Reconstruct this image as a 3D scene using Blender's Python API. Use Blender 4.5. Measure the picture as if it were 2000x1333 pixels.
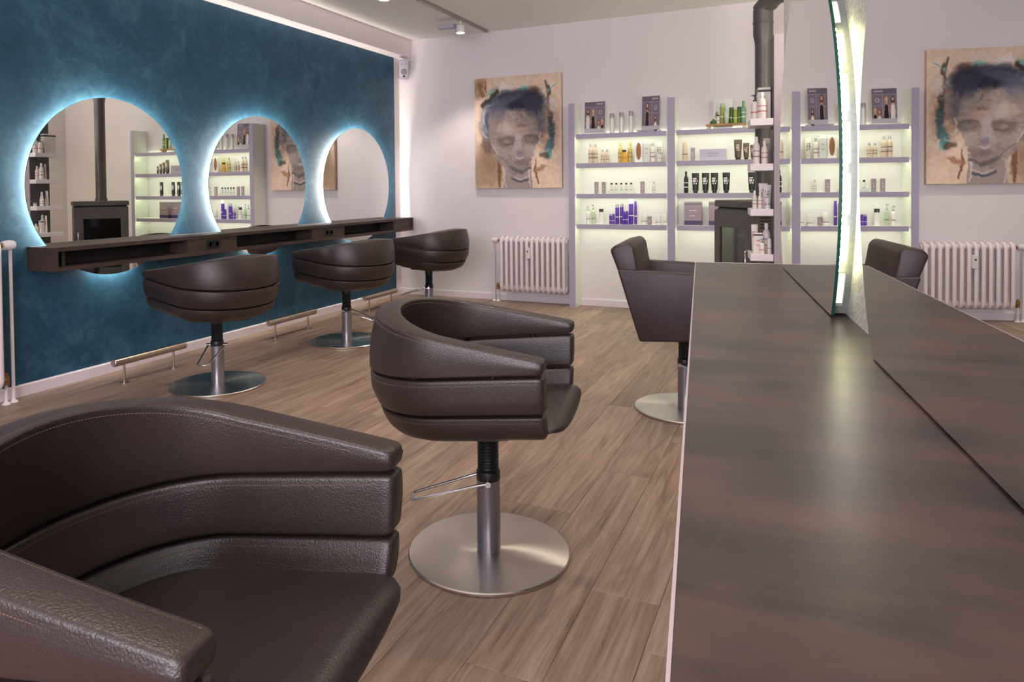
import bpy, bmesh, math, random
import numpy as np
from mathutils import Vector, Matrix
R = math.radians
sc = bpy.context.scene
for o in list(bpy.data.objects): bpy.data.objects.remove(o)
col = sc.collection
random.seed(7)

# ------------------------------------------------------------------ camera
cam = bpy.data.cameras.new('camera'); camo = bpy.data.objects.new('camera', cam); col.objects.link(camo)
def axes(yaw, pitch, roll):
    cy, sy, cp, sp, cr, sr = math.cos(yaw), math.sin(yaw), math.cos(pitch), math.sin(pitch), math.cos(roll), math.sin(roll)
    f = Vector((sy*cp, cy*cp, sp)); r = Vector((cy, -sy, 0)); u = r.cross(f)
    return cr*r+sr*u, -sr*r+cr*u, f
cr_, cu_, cf_ = axes(R(-25.495), R(-1.241), R(-.592))
M = Matrix((cr_, cu_, -cf_)).transposed().to_4x4(); M.translation = (0, 0, 1.1)
camo.matrix_world = M
cam.sensor_width = 36; cam.lens = 1391.2/2000*36
cam.shift_x = (1000-917.2)/2000; cam.shift_y = -(666.5-395.8)/2000
cam.clip_start = .02
sc.camera = camo

# ------------------------------------------------------------------ light and exposure
sc.view_settings.view_transform = 'Standard'; sc.view_settings.look = 'None'
sc.view_settings.gamma = 1; sc.view_settings.use_curve_mapping = False
sc.view_settings.exposure = 0.38
w = bpy.data.worlds.new('world'); sc.world = w; w.use_nodes = True
w.node_tree.nodes['Background'].inputs[0].default_value = (.80, .84, 1, 1)
w.node_tree.nodes['Background'].inputs[1].default_value = .6
def area(name, loc, direction, sx, sy, power, color):
    l = bpy.data.lights.new(name, 'AREA'); l.shape = 'RECTANGLE'; l.size = sx; l.size_y = sy; l.energy = power; l.color = color
    o = bpy.data.objects.new(name, l); col.objects.link(o); o.location = loc
    o.rotation_euler = Vector(direction).to_track_quat('-Z', 'Y').to_euler(); return o
def spot(name, loc, direction, power, color, size=70, blend=.5, rad=.03, parent=None):
    l = bpy.data.lights.new(name, 'SPOT'); l.energy = power; l.color = color; l.spot_size = R(size); l.spot_blend = blend; l.shadow_soft_size = rad
    o = bpy.data.objects.new(name, l); col.objects.link(o); o.location = loc
    o.rotation_euler = Vector(direction).to_track_quat('-Z', 'Y').to_euler()
    if parent: o.parent = parent
    return o
# soft daylight area lamp at an unseen window assumed behind the camera
area('window_daylight', (-.3, -2.35, 1.75), (-.05, 1, .55), 2.6, 1.5, 160, (.97, .91, .98))
area('ceiling_fill', (.8, 4.3, 1.75), (-.25, .15, 1), .9, .9, 24, (1, .93, .76))  # unseen fill added behind the divider to brighten the ceiling
WARM = (1, .87, .76)
XW, YW, XR, YF, ZC = -3.83, 6.376, 1.5, -2.4, 2.61
PHI = R(7.5284); CN = Vector((math.cos(PHI), math.sin(PHI), 0)); CT = Vector((-math.sin(PHI), math.cos(PHI), 0)); CD = .2485

# ------------------------------------------------------------------ helpers
def tag(o, label=None, cat=None, group=None, kind=None):
    for k, v in (('label', label), ('category', cat), ('group', group), ('kind', kind)):
        if v: o[k] = v
    return o
def empty(name, loc=(0, 0, 0), rz=0, label=None, cat=None, group=None):
    o = bpy.data.objects.new(name, None); col.objects.link(o); o.location = loc; o.rotation_euler = (0, 0, rz); o.empty_display_size = .1
    return tag(o, label, cat, group)
class MB:
    def __init__(s): s.v = []; s.f = []; s.m = []; s.mi = 0
    def add(s, vs, fs):
        n = len(s.v); s.v += [tuple(v) for v in vs]; s.f += [tuple(i+n for i in f) for f in fs]; s.m += [s.mi]*len(fs); return s
    def box(s, x0, x1, y0, y1, z0, z1, c=0):
        if c <= 0:
            return s.add([(x, y, z) for z in (z0, z1) for y in (y0, y1) for x in (x0, x1)],
                  [(0, 2, 3, 1), (4, 5, 7, 6), (0, 1, 5, 4), (2, 6, 7, 3), (0, 4, 6, 2), (1, 3, 7, 5)])
        bm = bmesh.new(); bmesh.ops.create_cube(bm, size=1)
        for v in bm.verts: v.co = Vector(((x0+x1)/2+v.co.x*(x1-x0), (y0+y1)/2+v.co.y*(y1-y0), (z0+z1)/2+v.co.z*(z1-z0)))
        bmesh.ops.bevel(bm, geom=bm.edges[:], offset=c, segments=2, affect='EDGES', profile=.5)
        bm.verts.index_update()
        s.add([v.co.copy() for v in bm.verts], [[v.index for v in f.verts] for f in bm.faces]); bm.free(); return s
    def lathe(s, prof, n=24, c=(0, 0, 0), axis='z', sx=1, sy=1):
        vs = []; fs = []
        def pt(r, h, a):
            x, y = r*math.cos(a)*sx, r*math.sin(a)*sy
            p = {'z': (x, y, h), 'x': (h, x, y), 'y': (x, h, y)}[axis]
            return (p[0]+c[0], p[1]+c[1], p[2]+c[2])
        for r, h in prof:
            vs += [pt(r, h, 2*math.pi*i/n) for i in range(n)]
        for k in range(len(prof)-1):
            for i in range(n):
                j = (i+1) % n; fs.append((k*n+i, k*n+j, (k+1)*n+j, (k+1)*n+i))
        if prof[0][0] > 1e-5: fs.append(tuple(range(n))[::-1])
        if prof[-1][0] > 1e-5: fs.append(tuple((len(prof)-1)*n+i for i in range(n)))
        return s.add(vs, fs)
    def tube(s, pts, r, n=10, closed=False, cap=True):
        pts = [Vector(p) for p in pts]; N = len(pts); vs = []; fs = []
        rr = r if isinstance(r, (list, tuple)) else [r]*N
        up = None
        for i, p in enumerate(pts):
            a = pts[(i-1) % N] if (closed or i > 0) else p; b = pts[(i+1) % N] if (closed or i < N-1) else p
            d = (b-a).normalized()
            if up is None: up = Vector((0, 0, 1)) if abs(d.z) < .9 else Vector((1, 0, 0))
            sd = d.cross(up).normalized(); up = sd.cross(d).normalized()
            vs += [p+rr[i]*(math.cos(2*math.pi*k/n)*sd+math.sin(2*math.pi*k/n)*up) for k in range(n)]
        for i in range(N if closed else N-1):
            j = (i+1) % N
            for k in range(n):
                l = (k+1) % n; fs.append((i*n+k, j*n+k, j*n+l, i*n+l))
        if cap and not closed: fs += [tuple(range(n)), tuple((N-1)*n+k for k in range(n))[::-1]]
        return s.add(vs, fs)
    def prism(s, poly, y0, y1, axis='y'):
        n = len(poly)
        f = (lambda a, h, b: (a, h, b)) if axis == 'y' else ((lambda a, h, b: (h, a, b)) if axis == 'x' else (lambda a, h, b: (a, b, h)))
        return s.add([f(a, y0, b) for a, b in poly]+[f(a, y1, b) for a, b in poly],
              [tuple(range(n))[::-1], tuple(range(n, 2*n))]+[(i, (i+1) % n, n+(i+1) % n, n+i) for i in range(n)])
    def rings(s, rings, closed=True, cap=True):
        n = len(rings[0]); vs = [p for r in rings for p in r]; fs = []
        for i in range(len(rings)-1):
            for k in range(n if closed else n-1):
                l = (k+1) % n; fs.append((i*n+k, i*n+l, (i+1)*n+l, (i+1)*n+k))
        if cap: fs += [tuple(range(n))[::-1], tuple((len(rings)-1)*n+k for k in range(n))]
        return s.add(vs, fs)
    def mesh(s, name, mats, smooth=None):
        me = bpy.data.meshes.new(name); me.from_pydata(s.v, [], s.f)
        for m in (mats if isinstance(mats, (list, tuple)) else [mats]): me.materials.append(m)
        if isinstance(mats, (list, tuple)) and len(mats) > 1: me.polygons.foreach_set('material_index', s.m)
        bm = bmesh.new(); bm.from_mesh(me); bmesh.ops.recalc_face_normals(bm, faces=bm.faces[:]); bm.to_mesh(me); bm.free()
        if smooth:
            me.polygons.foreach_set('use_smooth', [True]*len(me.polygons)); me.set_sharp_from_angle(angle=R(smooth))
        me.update(); return me
    def build(s, name, mats, parent=None, smooth=None, loc=None):
        o = bpy.data.objects.new(name, s.mesh(name, mats, smooth)); col.objects.link(o)
        if parent: o.parent = parent
        if loc: o.location = loc
        return o
def copy_tree(o, parent=None):
    c = o.copy(); col.objects.link(c); c.parent = parent
    for ch in o.children: copy_tree(ch, c)
    return c

# ------------------------------------------------------------------ materials
def srgb(r, g, b):
    f = lambda c: (c/255/12.92 if c/255 <= .04045 else ((c/255+.055)/1.055)**2.4)
    return (f(r), f(g), f(b), 1)
class NT:
    def __init__(s, name):
        s.m = bpy.data.materials.new(name); s.m.use_nodes = True; s.t = s.m.node_tree; s.b = s.t.nodes['Principled BSDF']
    def n(s, typ, **kw):
        nd = s.t.nodes.new(typ)
        for k, v in kw.items():
            if k in nd.inputs: nd.inputs[k].default_value = v
            else: setattr(nd, k, v)
        return nd
    def l(s, a, b): s.t.links.new(a, b)
    def set(s, **kw):
        names = {'color': 'Base Color', 'rough': 'Roughness', 'metal': 'Metallic', 'spec': 'Specular IOR Level', 'emit': 'Emission Color', 'estr': 'Emission Strength',
                 'trans': 'Transmission Weight', 'ior': 'IOR', 'aniso': 'Anisotropic', 'alpha': 'Alpha', 'coat': 'Coat Weight', 'crough': 'Coat Roughness', 'sss': 'Subsurface Weight', 'sheen': 'Sheen Weight'}
        for k, v in kw.items(): s.b.inputs[names[k]].default_value = v
        return s
    def bump(s, height, strength=.2, dist=.01):
        b = s.n('ShaderNodeBump'); b.inputs['Strength'].default_value = strength; b.inputs['Distance'].default_value = dist
        s.l(height, b.inputs['Height']); s.l(b.outputs[0], s.b.inputs['Normal']); return b
    def coord(s, scale=(1, 1, 1), kind='Object'):
        tc = s.n('ShaderNodeTexCoord'); mp = s.n('ShaderNodeMapping'); mp.inputs['Scale'].default_value = scale
        s.l(tc.outputs[kind], mp.inputs[0]); return mp.outputs[0]
    def ramp(s, fac, stops):
        r = s.n('ShaderNodeValToRGB'); e = r.color_ramp.elements
        while len(e) < len(stops): e.new(.5)
        for i, (p, c) in enumerate(stops): e[i].position = p; e[i].color = c
        s.l(fac, r.inputs[0]); return r.outputs[0]
MATS = {}
def mat(name, color, rough=.5, metal=0, noise=0, nscale=8, bump=0, bscale=40, bdist=.003, **kw):
    if name in MATS: return MATS[name]
    t = NT(name); t.set(color=color, rough=rough, metal=metal, **kw)
    if noise:
        nz = t.n('ShaderNodeTexNoise', Scale=nscale, Detail=5.0); t.l(t.coord(), nz.inputs[0])
        c0 = tuple(max(0, c*(1-noise)) for c in color[:3])+(1,); c1 = tuple(min(1, c*(1+noise)) for c in color[:3])+(1,)
        t.l(t.ramp(nz.outputs[0], [(.3, c0), (.7, c1)]), t.b.inputs['Base Color'])
    if bump:
        nb = t.n('ShaderNodeTexNoise', Scale=bscale, Detail=4.0); t.l(t.coord(), nb.inputs[0]); t.bump(nb.outputs[0], bump, bdist)
    MATS[name] = t.m; return t.m
def emis(name, color, strength):
    if name in MATS: return MATS[name]
    t = NT(name); t.set(color=(0, 0, 0, 1), emit=color, estr=strength, rough=1, spec=0); MATS[name] = t.m; return t.m
def lin(r, g, b): return srgb(r, g, b)

white_wall = mat('wall_paint', lin(226, 219, 222), .75, noise=.015, nscale=3, bump=.12, bscale=90, bdist=.002)
ceil_paint = mat('ceiling_paint', lin(240, 238, 234), .8, bump=.1, bscale=70)
trim_white = mat('trim_white', lin(228, 220, 226), .4)
# teal marbled plaster
t = NT('teal_plaster'); c = t.coord()
n1 = t.n('ShaderNodeTexNoise', Scale=2.2, Detail=9.0, Roughness=.68, Distortion=1.2); t.l(c, n1.inputs[0])
n2 = t.n('ShaderNodeTexNoise', Scale=9.0, Detail=8.0, Roughness=.7, Distortion=2.2); t.l(c, n2.inputs[0])
mx = t.n('ShaderNodeMix', data_type='FLOAT'); mx.inputs[0].default_value = .42; t.l(n1.outputs[0], mx.inputs[2]); t.l(n2.outputs[0], mx.inputs[3])
t.l(t.ramp(mx.outputs[0], [(.3, (.008, .044, .084, 1)), (.5, (.018, .076, .128, 1)), (.68, (.050, .140, .200, 1))]), t.b.inputs['Base Color'])
t.set(rough=.5, spec=.35); t.bump(n2.outputs[0], .08, .004); teal = t.m
# oak vinyl planks
def wood(name, stops, sx=70, sy=2.2, rough=.42, seed=True, bump=.06):
    t = NT(name); tc = t.n('ShaderNodeTexCoord'); oi = t.n('ShaderNodeObjectInfo')
    mu = t.n('ShaderNodeMath', operation='MULTIPLY'); mu.inputs[1].default_value = 53.0; t.l(oi.outputs['Random'], mu.inputs[0])
    cb = t.n('ShaderNodeCombineXYZ')
    for i in range(3): t.l(mu.outputs[0], cb.inputs[i])
    va = t.n('ShaderNodeVectorMath', operation='ADD'); t.l(tc.outputs['Object'], va.inputs[0]); t.l(cb.outputs[0], va.inputs[1])
    m1 = t.n('ShaderNodeMapping'); m1.inputs['Scale'].default_value = (sx, sy, sx); t.l(va.outputs[0], m1.inputs[0])
    m2 = t.n('ShaderNodeMapping'); m2.inputs['Scale'].default_value = (sx*.17, sy*.6, sx*.17); t.l(va.outputs[0], m2.inputs[0])
    a = t.n('ShaderNodeTexNoise', Scale=1.0, Detail=6.0, Roughness=.6, Distortion=.6); t.l(m1.outputs[0], a.inputs[0])
    b = t.n('ShaderNodeTexNoise', Scale=1.0, Detail=5.0, Roughness=.65, Distortion=1.5); t.l(m2.outputs[0], b.inputs[0])
    mx = t.n('ShaderNodeMix', data_type='FLOAT'); mx.inputs[0].default_value = .58; t.l(a.outputs[0], mx.inputs[2]); t.l(b.outputs[0], mx.inputs[3])
    cl = t.ramp(mx.outputs[0], stops)
    hs = t.n('ShaderNodeHueSaturation'); mr = t.n('ShaderNodeMapRange'); mr.inputs['To Min'].default_value = .82; mr.inputs['To Max'].default_value = 1.14
    t.l(oi.outputs['Random'], mr.inputs[0]); t.l(mr.outputs[0], hs.inputs['Value']); t.l(cl, hs.inputs['Color']); t.l(hs.outputs[0], t.b.inputs['Base Color'])
    t.set(rough=rough, spec=.4); t.bump(a.outputs[0], bump, .002); return t.m
oak = wood('oak_plank', [(.30, lin(86, 68, 57)), (.42, lin(132, 108, 92)), (.55, lin(156, 133, 116)), (.72, lin(178, 157, 141))], bump=.1, sx=95, sy=2.6)
# leather
def leather(name, color, rough=.39):
    t = NT(name); c = t.coord()
    nz = t.n('ShaderNodeTexNoise', Scale=60.0, Detail=2.0); t.l(c, nz.inputs[0])
    mxv = t.n('ShaderNodeMix', data_type='VECTOR'); mxv.inputs[0].default_value = .004; t.l(c, mxv.inputs[4]); t.l(nz.outputs['Color'], mxv.inputs[5])
    v = t.n('ShaderNodeTexVoronoi', feature='SMOOTH_F1', Scale=380.0); t.l(mxv.outputs[1], v.inputs['Vector'])
    n2 = t.n('ShaderNodeTexNoise', Scale=5.0, Detail=4.0); t.l(c, n2.inputs[0])
    c0 = tuple(x*.85 for x in color[:3])+(1,); c1 = tuple(x*1.18 for x in color[:3])+(1,)
    t.l(t.ramp(n2.outputs[0], [(.3, c0), (.7, c1)]), t.b.inputs['Base Color'])
    t.set(rough=rough, spec=.5); t.bump(v.outputs['Distance'], .45, .0011); return t.m
brown_leather = leather('brown_leather', lin(48, 37, 35))
seat_leather = leather('seat_leather', lin(46, 37, 36), .38)
plum_leather = leather('plum_leather', lin(52, 37, 40), .45)
stitch_mat = mat('stitch_thread', lin(104, 84, 74), .7)
dark_plastic = mat('black_plastic', lin(22, 22, 25), .4)
t = NT('brushed_steel'); t.set(color=lin(205, 198, 188), metal=1, rough=.24, aniso=.85)
tg = t.n('ShaderNodeTangent', direction_type='RADIAL', axis='Z'); t.l(tg.outputs[0], t.b.inputs['Tangent'])
brushed = t.m
grey_metal = mat('grey_metal', lin(150, 146, 156), .35, .85)
chrome = mat('chrome', lin(225, 225, 228), .12, 1)
satin_steel = mat('satin_steel', lin(196, 182, 168), .28, 1)
mirror_m = mat('mirror_silver', (.86, .87, .85, 1), .0, 1)
glass_edge = mat('mirror_green_edge', lin(24, 66, 58), .15)
# counter laminate, leather-look rust brown
t = NT('counter_laminate'); c = t.coord((3.0, 1.4, 3)); c2 = t.coord((1, 1, 1))
n1 = t.n('ShaderNodeTexNoise', Scale=2.6, Detail=9.0, Roughness=.62, Distortion=.5); t.l(t.coord((.8, 4.5, 1)), n1.inputs[0])
n2 = t.n('ShaderNodeTexNoise', Scale=7.0, Detail=6.0, Roughness=.6); t.l(c2, n2.inputs[0])
mx = t.n('ShaderNodeMix', data_type='FLOAT'); mx.inputs[0].default_value = .4; t.l(n1.outputs[0], mx.inputs[2]); t.l(n2.outputs[0], mx.inputs[3])
t.l(t.ramp(mx.outputs[0], [(.38, lin(32, 28, 31)), (.47, lin(54, 42, 41)), (.56, lin(74, 54, 50)), (.68, lin(92, 60, 48))]), t.b.inputs['Base Color'])
n3 = t.n('ShaderNodeTexNoise', Scale=180.0, Detail=3.0); t.l(c2, n3.inputs[0])
t.set(rough=.34, spec=.42, coat=.08, crough=.3); t.bump(n3.outputs[0], .10, .001); laminate = t.m
console_wood = wood('console_wood', [(.3, lin(48, 38, 36)), (.5, lin(66, 53, 49)), (.7, lin(84, 68, 62))], sx=30, sy=3, rough=.5)
niche_dark = mat('niche_dark', lin(26, 23, 22), .6)
# silver textured partition
t = NT('silver_plaster'); c = t.coord()
n1 = t.n('ShaderNodeTexNoise', Scale=160.0, Detail=4.0, Roughness=.7); t.l(c, n1.inputs[0])
t.l(t.ramp(n1.outputs[0], [(.35, lin(150, 150, 146)), (.65, lin(226, 224, 218))]), t.b.inputs['Base Color'])
t.set(metal=.2, rough=.5); t.bump(n1.outputs[0], .3, .002); silver = t.m
lilac = mat('lilac_shelf', lin(172, 165, 188), .45)
shelf_white = mat('shelf_white', lin(236, 236, 230), .4)
mauve_panel = mat('mauve_panel', lin(168, 156, 164), .5)
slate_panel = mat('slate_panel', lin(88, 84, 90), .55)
rad_white = mat('radiator_enamel', lin(232, 222, 226), .25)
brass = mat('brass', lin(170, 128, 84), .35, .9)
iron = mat('stove_iron', lin(82, 78, 76), .55, noise=.08, nscale=12)
iron_dark = mat('flue_black', lin(88, 84, 84), .42, .3)
stove_glass = mat('stove_glass', lin(16, 14, 13), .06, spec=.9)
shelf_led = emis('shelf_led', (.88, 1, .66, 1), 14.5)
mirror_led = emis('mirror_led', (1, .90, .80, 1), 235)
lamp_lens = emis('lamp_lens', (1, .9, .8, 1), 30)
bead_led = emis('bead_led', (.97, .95, 1, 1), 62)
bead_yellow = emis('bead_yellow', (1, .96, .5, 1), 100)
tape_lilac = emis('led_tape_lilac', (.80, .72, .9, 1), 1.1)
ring_silver_shaded = mat('ring_silver_shaded', lin(120, 122, 118), .5, noise=.15, nscale=120)  # silver ring coloured darker, its shade beside the LEDs put into the colour
ring_lit = NT('ring_diffuser').set(color=lin(240, 238, 225), emit=(1, 1, .86, 1), estr=.55, rough=.5).m  # emission stands in for LED light passing through the acrylic
tape_yellow = emis('led_tape_yellow', (1, .88, .02, 1), 2.2)
white_plastic = mat('white_plastic', lin(226, 222, 224), .4)
grey_plastic = mat('grey_plastic', lin(176, 172, 184), .45)

# ------------------------------------------------------------------ structure
def struct(name, mb, m, smooth=None):
    o = mb.build(name, m, None, smooth); o['kind'] = 'structure'; return o
fl = struct('floor', MB().box(XW-.1, XR+.1, YF-.1, YW+.1, -.08, -.006), mat('subfloor', lin(40, 32, 27), .8))
PW, PL = .183, 1.22
plank_cache = {}
def plank_mesh(wd, ln):
    k = (round(wd, 4), round(ln, 4))
    if k not in plank_cache:
        g = .0003; b = .0011; x, y = wd/2-g, ln/2-g
        vs = [(-x, -y, -.006), (x, -y, -.006), (x, y, -.006), (-x, y, -.006), (-x, -y, -.0012), (x, -y, -.0012), (x, y, -.0012), (-x, y, -.0012),
              (-x+b, -y+b, 0), (x-b, -y+b, 0), (x-b, y-b, 0), (-x+b, y-b, 0)]
        fs = [(0, 3, 2, 1)]+[(i, (i+1) % 4, 4+(i+1) % 4, 4+i) for i in range(4)]+[(4+i, 4+(i+1) % 4, 8+(i+1) % 4, 8+i) for i in range(4)]+[(8, 9, 10, 11)]
        plank_cache[k] = MB().add(vs, fs).mesh('floor_plank', oak)
    return plank_cache[k]
x = XW; row = 0; rr = random.Random(3)
while x < XR-.02:
    wd = min(PW, XR-x); y = YF - rr.choice([.0, .2, .41, .61, .81, 1.02])
    while y < YW-.01:
        y0, y1 = max(y, YF), min(y+PL, YW)
        if y1-y0 > .03:
            o = bpy.data.objects.new('floor_plank', plank_mesh(wd, y1-y0)); col.objects.link(o); o.parent = fl; o.location = (x+wd/2, (y0+y1)/2, 0)
        y += PL
    x += PW; row += 1
struct('ceiling', MB().box(XW-.1, XR+.1, YF-.1, YW+.1, ZC, ZC+.1), ceil_paint)
wl = struct('wall_left', MB().box(XW-.1, XW-.006, YF, YW, 0, ZC), white_wall)
MB().box(XW-.006, XW, YF, 6.265, 0, 2.427).build('plaster_panel', teal, wl)['label'] = 'teal marbled plaster'
struct('wall_back', MB().box(XW-.1, XR+.1, YW, YW+.1, 0, ZC), white_wall)
struct('wall_right', MB().box(XR, XR+.1, YF, YW, 0, ZC), white_wall)
wf = MB()
wf.box(XW, XR, YF-.1, YF, 0, .35); wf.box(XW, XR, YF-.1, YF, 2.55, ZC); wf.box(XW, -3.4, YF-.1, YF, .35, 2.55); wf.box(1.1, XR, YF-.1, YF, .35, 2.55)
struct('wall_front', wf, white_wall)
wn = MB()
for a, b in ((-3.4, -3.34), (-1.2, -1.12), (1.04, 1.1)): wn.box(a, b, YF-.07, YF-.02, .35, 2.55)
wn.box(-3.4, 1.1, YF-.07, YF-.02, .35, .41); wn.box(-3.4, 1.1, YF-.07, YF-.02, 2.49, 2.55)
struct('window_1', wn, trim_white)
tr = struct('trim_1', MB().box(XW-.006, -3.69, YF, YW, 2.43, ZC), white_wall)
bb = MB(); bb.prism([(XW, 0), (XW+.016, 0), (XW+.016, .055), (XW+.012, .062), (XW, .062)], YF, YW)
struct('baseboard_left', bb, trim_white)
bb = MB(); bb.prism([(YW, 0), (YW-.016, 0), (YW-.016, .055), (YW-.012, .062), (YW, .062)], XW+.016, XR, 'x')
struct('baseboard_back', bb, trim_white)

# ------------------------------------------------------------------ counter with partition (right)
O3 = CN*CD
ZT = .831
ct = empty('styling_counter', O3, PHI, 'long rust brown counter with leather-look top running down the right side', 'counter')
MB().box(-.265, .0345, -1.3, 2.59, ZT-.04, ZT).build('worktop', laminate, ct)
MB().box(-.2675, -.265, -1.3, 2.59, ZT-.04, ZT+.0006).build('edge_strip', mat('edge_strip', lin(196, 178, 182), .35, .3), ct)['label'] = 'thin pale edge strip'
MB().box(-.265, .0345, 2.59, 2.5925, ZT-.04, ZT+.0006).build('edge_strip', MATS['edge_strip'], ct)
for y in (-1.1, .3, 1.4, 2.45): MB().prism([(-.22, ZT-.04), (.03, ZT-.04), (.03, ZT-.34), (.0, ZT-.34)], y, y+.03).build('bracket', grey_metal, ct)
pt = empty('room_divider', O3, PHI, 'silver textured divider wall behind the round mirrors on the counter', 'partition')
MB().box(.0345, .09, -1.3, 2.76, 0, 2.25).build('panel', silver, pt)

def disc_poly(R_, zmin, n=120):
    ps = [(R_*math.cos(2*math.pi*i/n), R_*math.sin(2*math.pi*i/n)) for i in range(n)]
    if zmin is None: return ps
    a0 = math.asin(zmin/R_)
    m = 100
    return [(R_*math.cos(a0+(math.pi-2*a0)*i/m), R_*math.sin(a0+(math.pi-2*a0)*i/m)) for i in range(m+1)]
RM = .53
def counter_mirror(tc, label):
    zc = 1.132
    m = empty('round_mirror', O3+CT*tc+Vector((0, 0, ZT)), PHI, label, 'mirror', 'round mirrors on the counter')
    dz = zc-ZT
    poly = [(a, b+dz) for a, b in disc_poly(RM, -(dz-.003))]
    n = len(poly)
    mb = MB(); mb.add([(0, a, b) for a, b in poly], [tuple(range(n))]); mb.build('mirror_glass', mirror_m, m)
    mb = MB(); vs = [(.0, a, b) for a, b in poly]+[(.006, a, b) for a, b in poly]
    mb.add(vs, [(i, (i+1) % n, n+(i+1) % n, n+i) for i in range(n)]+[tuple(range(n, 2*n))]); mb.build('glass_edge', glass_edge, m, 40)
    # spacer drum with windows between the mirror and the divider
    Ro, Ri = .508, .499
    a_lo = math.asin(-(dz-.004)/Ro); a_hi = math.pi-a_lo
    mb = MB(); mw = MB()
    P = lambda nn, rad, a: (nn, rad*math.cos(a), rad*math.sin(a)+dz)
    step = .1045/Ro; wfrac = .80; nst = int((a_hi-a_lo)/step)+1; step = (a_hi-a_lo)/nst
    def seg(mbx, n0, n1, rad0, rad1, a0, a1, k=4):
        for i in range(k):
            b0, b1 = a0+(a1-a0)*i/k, a0+(a1-a0)*(i+1)/k
            vs = [P(nn, rd, bb_) for nn in (n0, n1) for rd in (rad0, rad1) for bb_ in (b0, b1)]
            mbx.add(vs, [(0, 2, 3, 1), (4, 5, 7, 6), (0, 1, 5, 4), (2, 6, 7, 3), (0, 4, 6, 2), (1, 3, 7, 5)])
    for i in range(nst):
        a0 = a_lo+i*step; a1 = a0+step*wfrac; a2 = a0+step
        seg(mw, .008, .024, Ri-.006, Ri, a0, a1)
        seg(mb, .008, .024, Ri, Ro, a1, a2, 1)
        seg(mb, .024, .0345, Ri, Ro, a0, a2, 5)
    mb.build('spacer_ring', ring_silver_shaded, m, 40)
    mw.build('ring_window', ring_lit, m)['kind'] = 'stuff'
    # LED tape on the back of the glass edge: near and far arcs
    for c0 in (0, math.pi):
        tp = MB(); bd = MB()
        A = [R(-24), R(33)] if c0 == 0 else [math.pi-R(33), math.pi+R(24)]
        k = 34; kk = -1
        def flush():
            s_ = tp.build('led_tape', tape_yellow if kind_ else tape_lilac, m); b_ = bd.build('led_bead', bead_yellow if kind_ else bead_led, s_); b_['kind'] = 'stuff'
        kind_ = None
        for i in range(k):
            a = A[0]+(A[1]-A[0])*(i+.5)/k; da = .0028/.516; hf = (A[1]-A[0])/k/2
            el_ = abs(math.degrees(a) if c0 == 0 else 180-math.degrees(a)); yl = el_ > 16
            if kind_ is not None and yl != kind_: flush(); tp = MB(); bd = MB()
            kind_ = yl; seg(tp, .0062, .0085, .508, .514, a-hf, a+hf, 1)
            vs = [P(nn, rd, q) for nn in (.0072, .0105) for rd in (.514, .5165) for q in (a-da, a+da)]
            bd.add(vs, [(0, 2, 3, 1), (4, 5, 7, 6), (0, 1, 5, 4), (2, 6, 7, 3), (0, 4, 6, 2), (1, 3, 7, 5)])
        flush()
counter_mirror(2.02, 'round mirror with yellow LED edge at the far end of the counter')
counter_mirror(.784, 'large round mirror on the counter, nearest the camera at right')

# ------------------------------------------------------------------ left wall: mirrors, console, foot rails
for yc, lb in ((2.955, 'glowing round mirror on the teal wall reflecting the stove, nearest the camera'), (4.25, 'glowing round mirror on the teal wall, middle one, reflecting shelf and painting'),
               (5.555, 'glowing round mirror on the teal wall nearest the back corner')):
    m = empty('round_mirror', (XW, yc, 1.127), 0, lb, 'mirror', 'backlit mirrors on the teal wall')
    poly = disc_poly(RM, None); n = len(poly)
    MB().add([(.034, a, b) for a, b in poly], [tuple(range(n))]).build('mirror_glass', mirror_m, m)
    MB().add([(.0338, a, b) for a, b in poly]+[(.028, a, b) for a, b in poly], [(i, (i+1) % n, n+(i+1) % n, n+i) for i in range(n)]+[tuple(range(n, 2*n))]).build('glass_edge', glass_edge, m, 40)
    MB().lathe([(.47, 0), (.47, .028)], 96, axis='x').build('backing_ring', white_plastic, m, 40)
    vs = [(x_, .474*math.cos(2*math.pi*i/96), .474*math.sin(2*math.pi*i/96)) for x_ in (.012, .022) for i in range(96)]
    MB().add(vs, [(i, (i+1) % 96, 96+(i+1) % 96, 96+i) for i in range(96)]).build('led_strip', mirror_led, m)

cs = empty('wall_console', (XW, 0, 0), 0, 'long dark wooden wall console with open niches under the glowing mirrors', 'console')
y0, y1, xd, zb, zt = 2.446, 6.225, .23, .672, .80
MB().box(0, xd, y0, y1, zt-.022, zt).build('top_board', console_wood, cs)
MB().box(0, xd, y0, y1, zb, zb+.022).build('bottom_board', console_wood, cs)
MB().box(.040, .050, y0+.022, y1-.022, zb+.022, zt-.022).build('back_board', niche_dark, cs)
for a in (y0, y1-.022): MB().box(0, xd, a, a+.022, zb+.022, zt-.022).build('end_panel', console_wood, cs)
for a in (2.52,): MB().box(.05, xd-.05, a, a+.02, zb+.022, zt-.022).build('divider', console_wood, cs)
for a, b, s0 in ((3.355, 3.787, 3.515), (4.622, 5.063, 4.79), (5.877, 6.203, None)):
    fp = MB().box(.05, xd-.012, a, b, zb+.022, zt-.022).build('drawer_front', console_wood, cs)
    if s0:
        for k in range(2):
            q = MB(); q.box(xd-.012, xd-.006, s0+k*.058, s0+k*.058+.052, .708, .762, .002)
            q.lathe([(.019, 0), (.019, .002), (.016, .002), (.015, -.0)], 16, (xd-.006, s0+k*.058+.026, .735), 'x')
            q.build('power_socket', dark_plastic, fp)
rails = []
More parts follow.
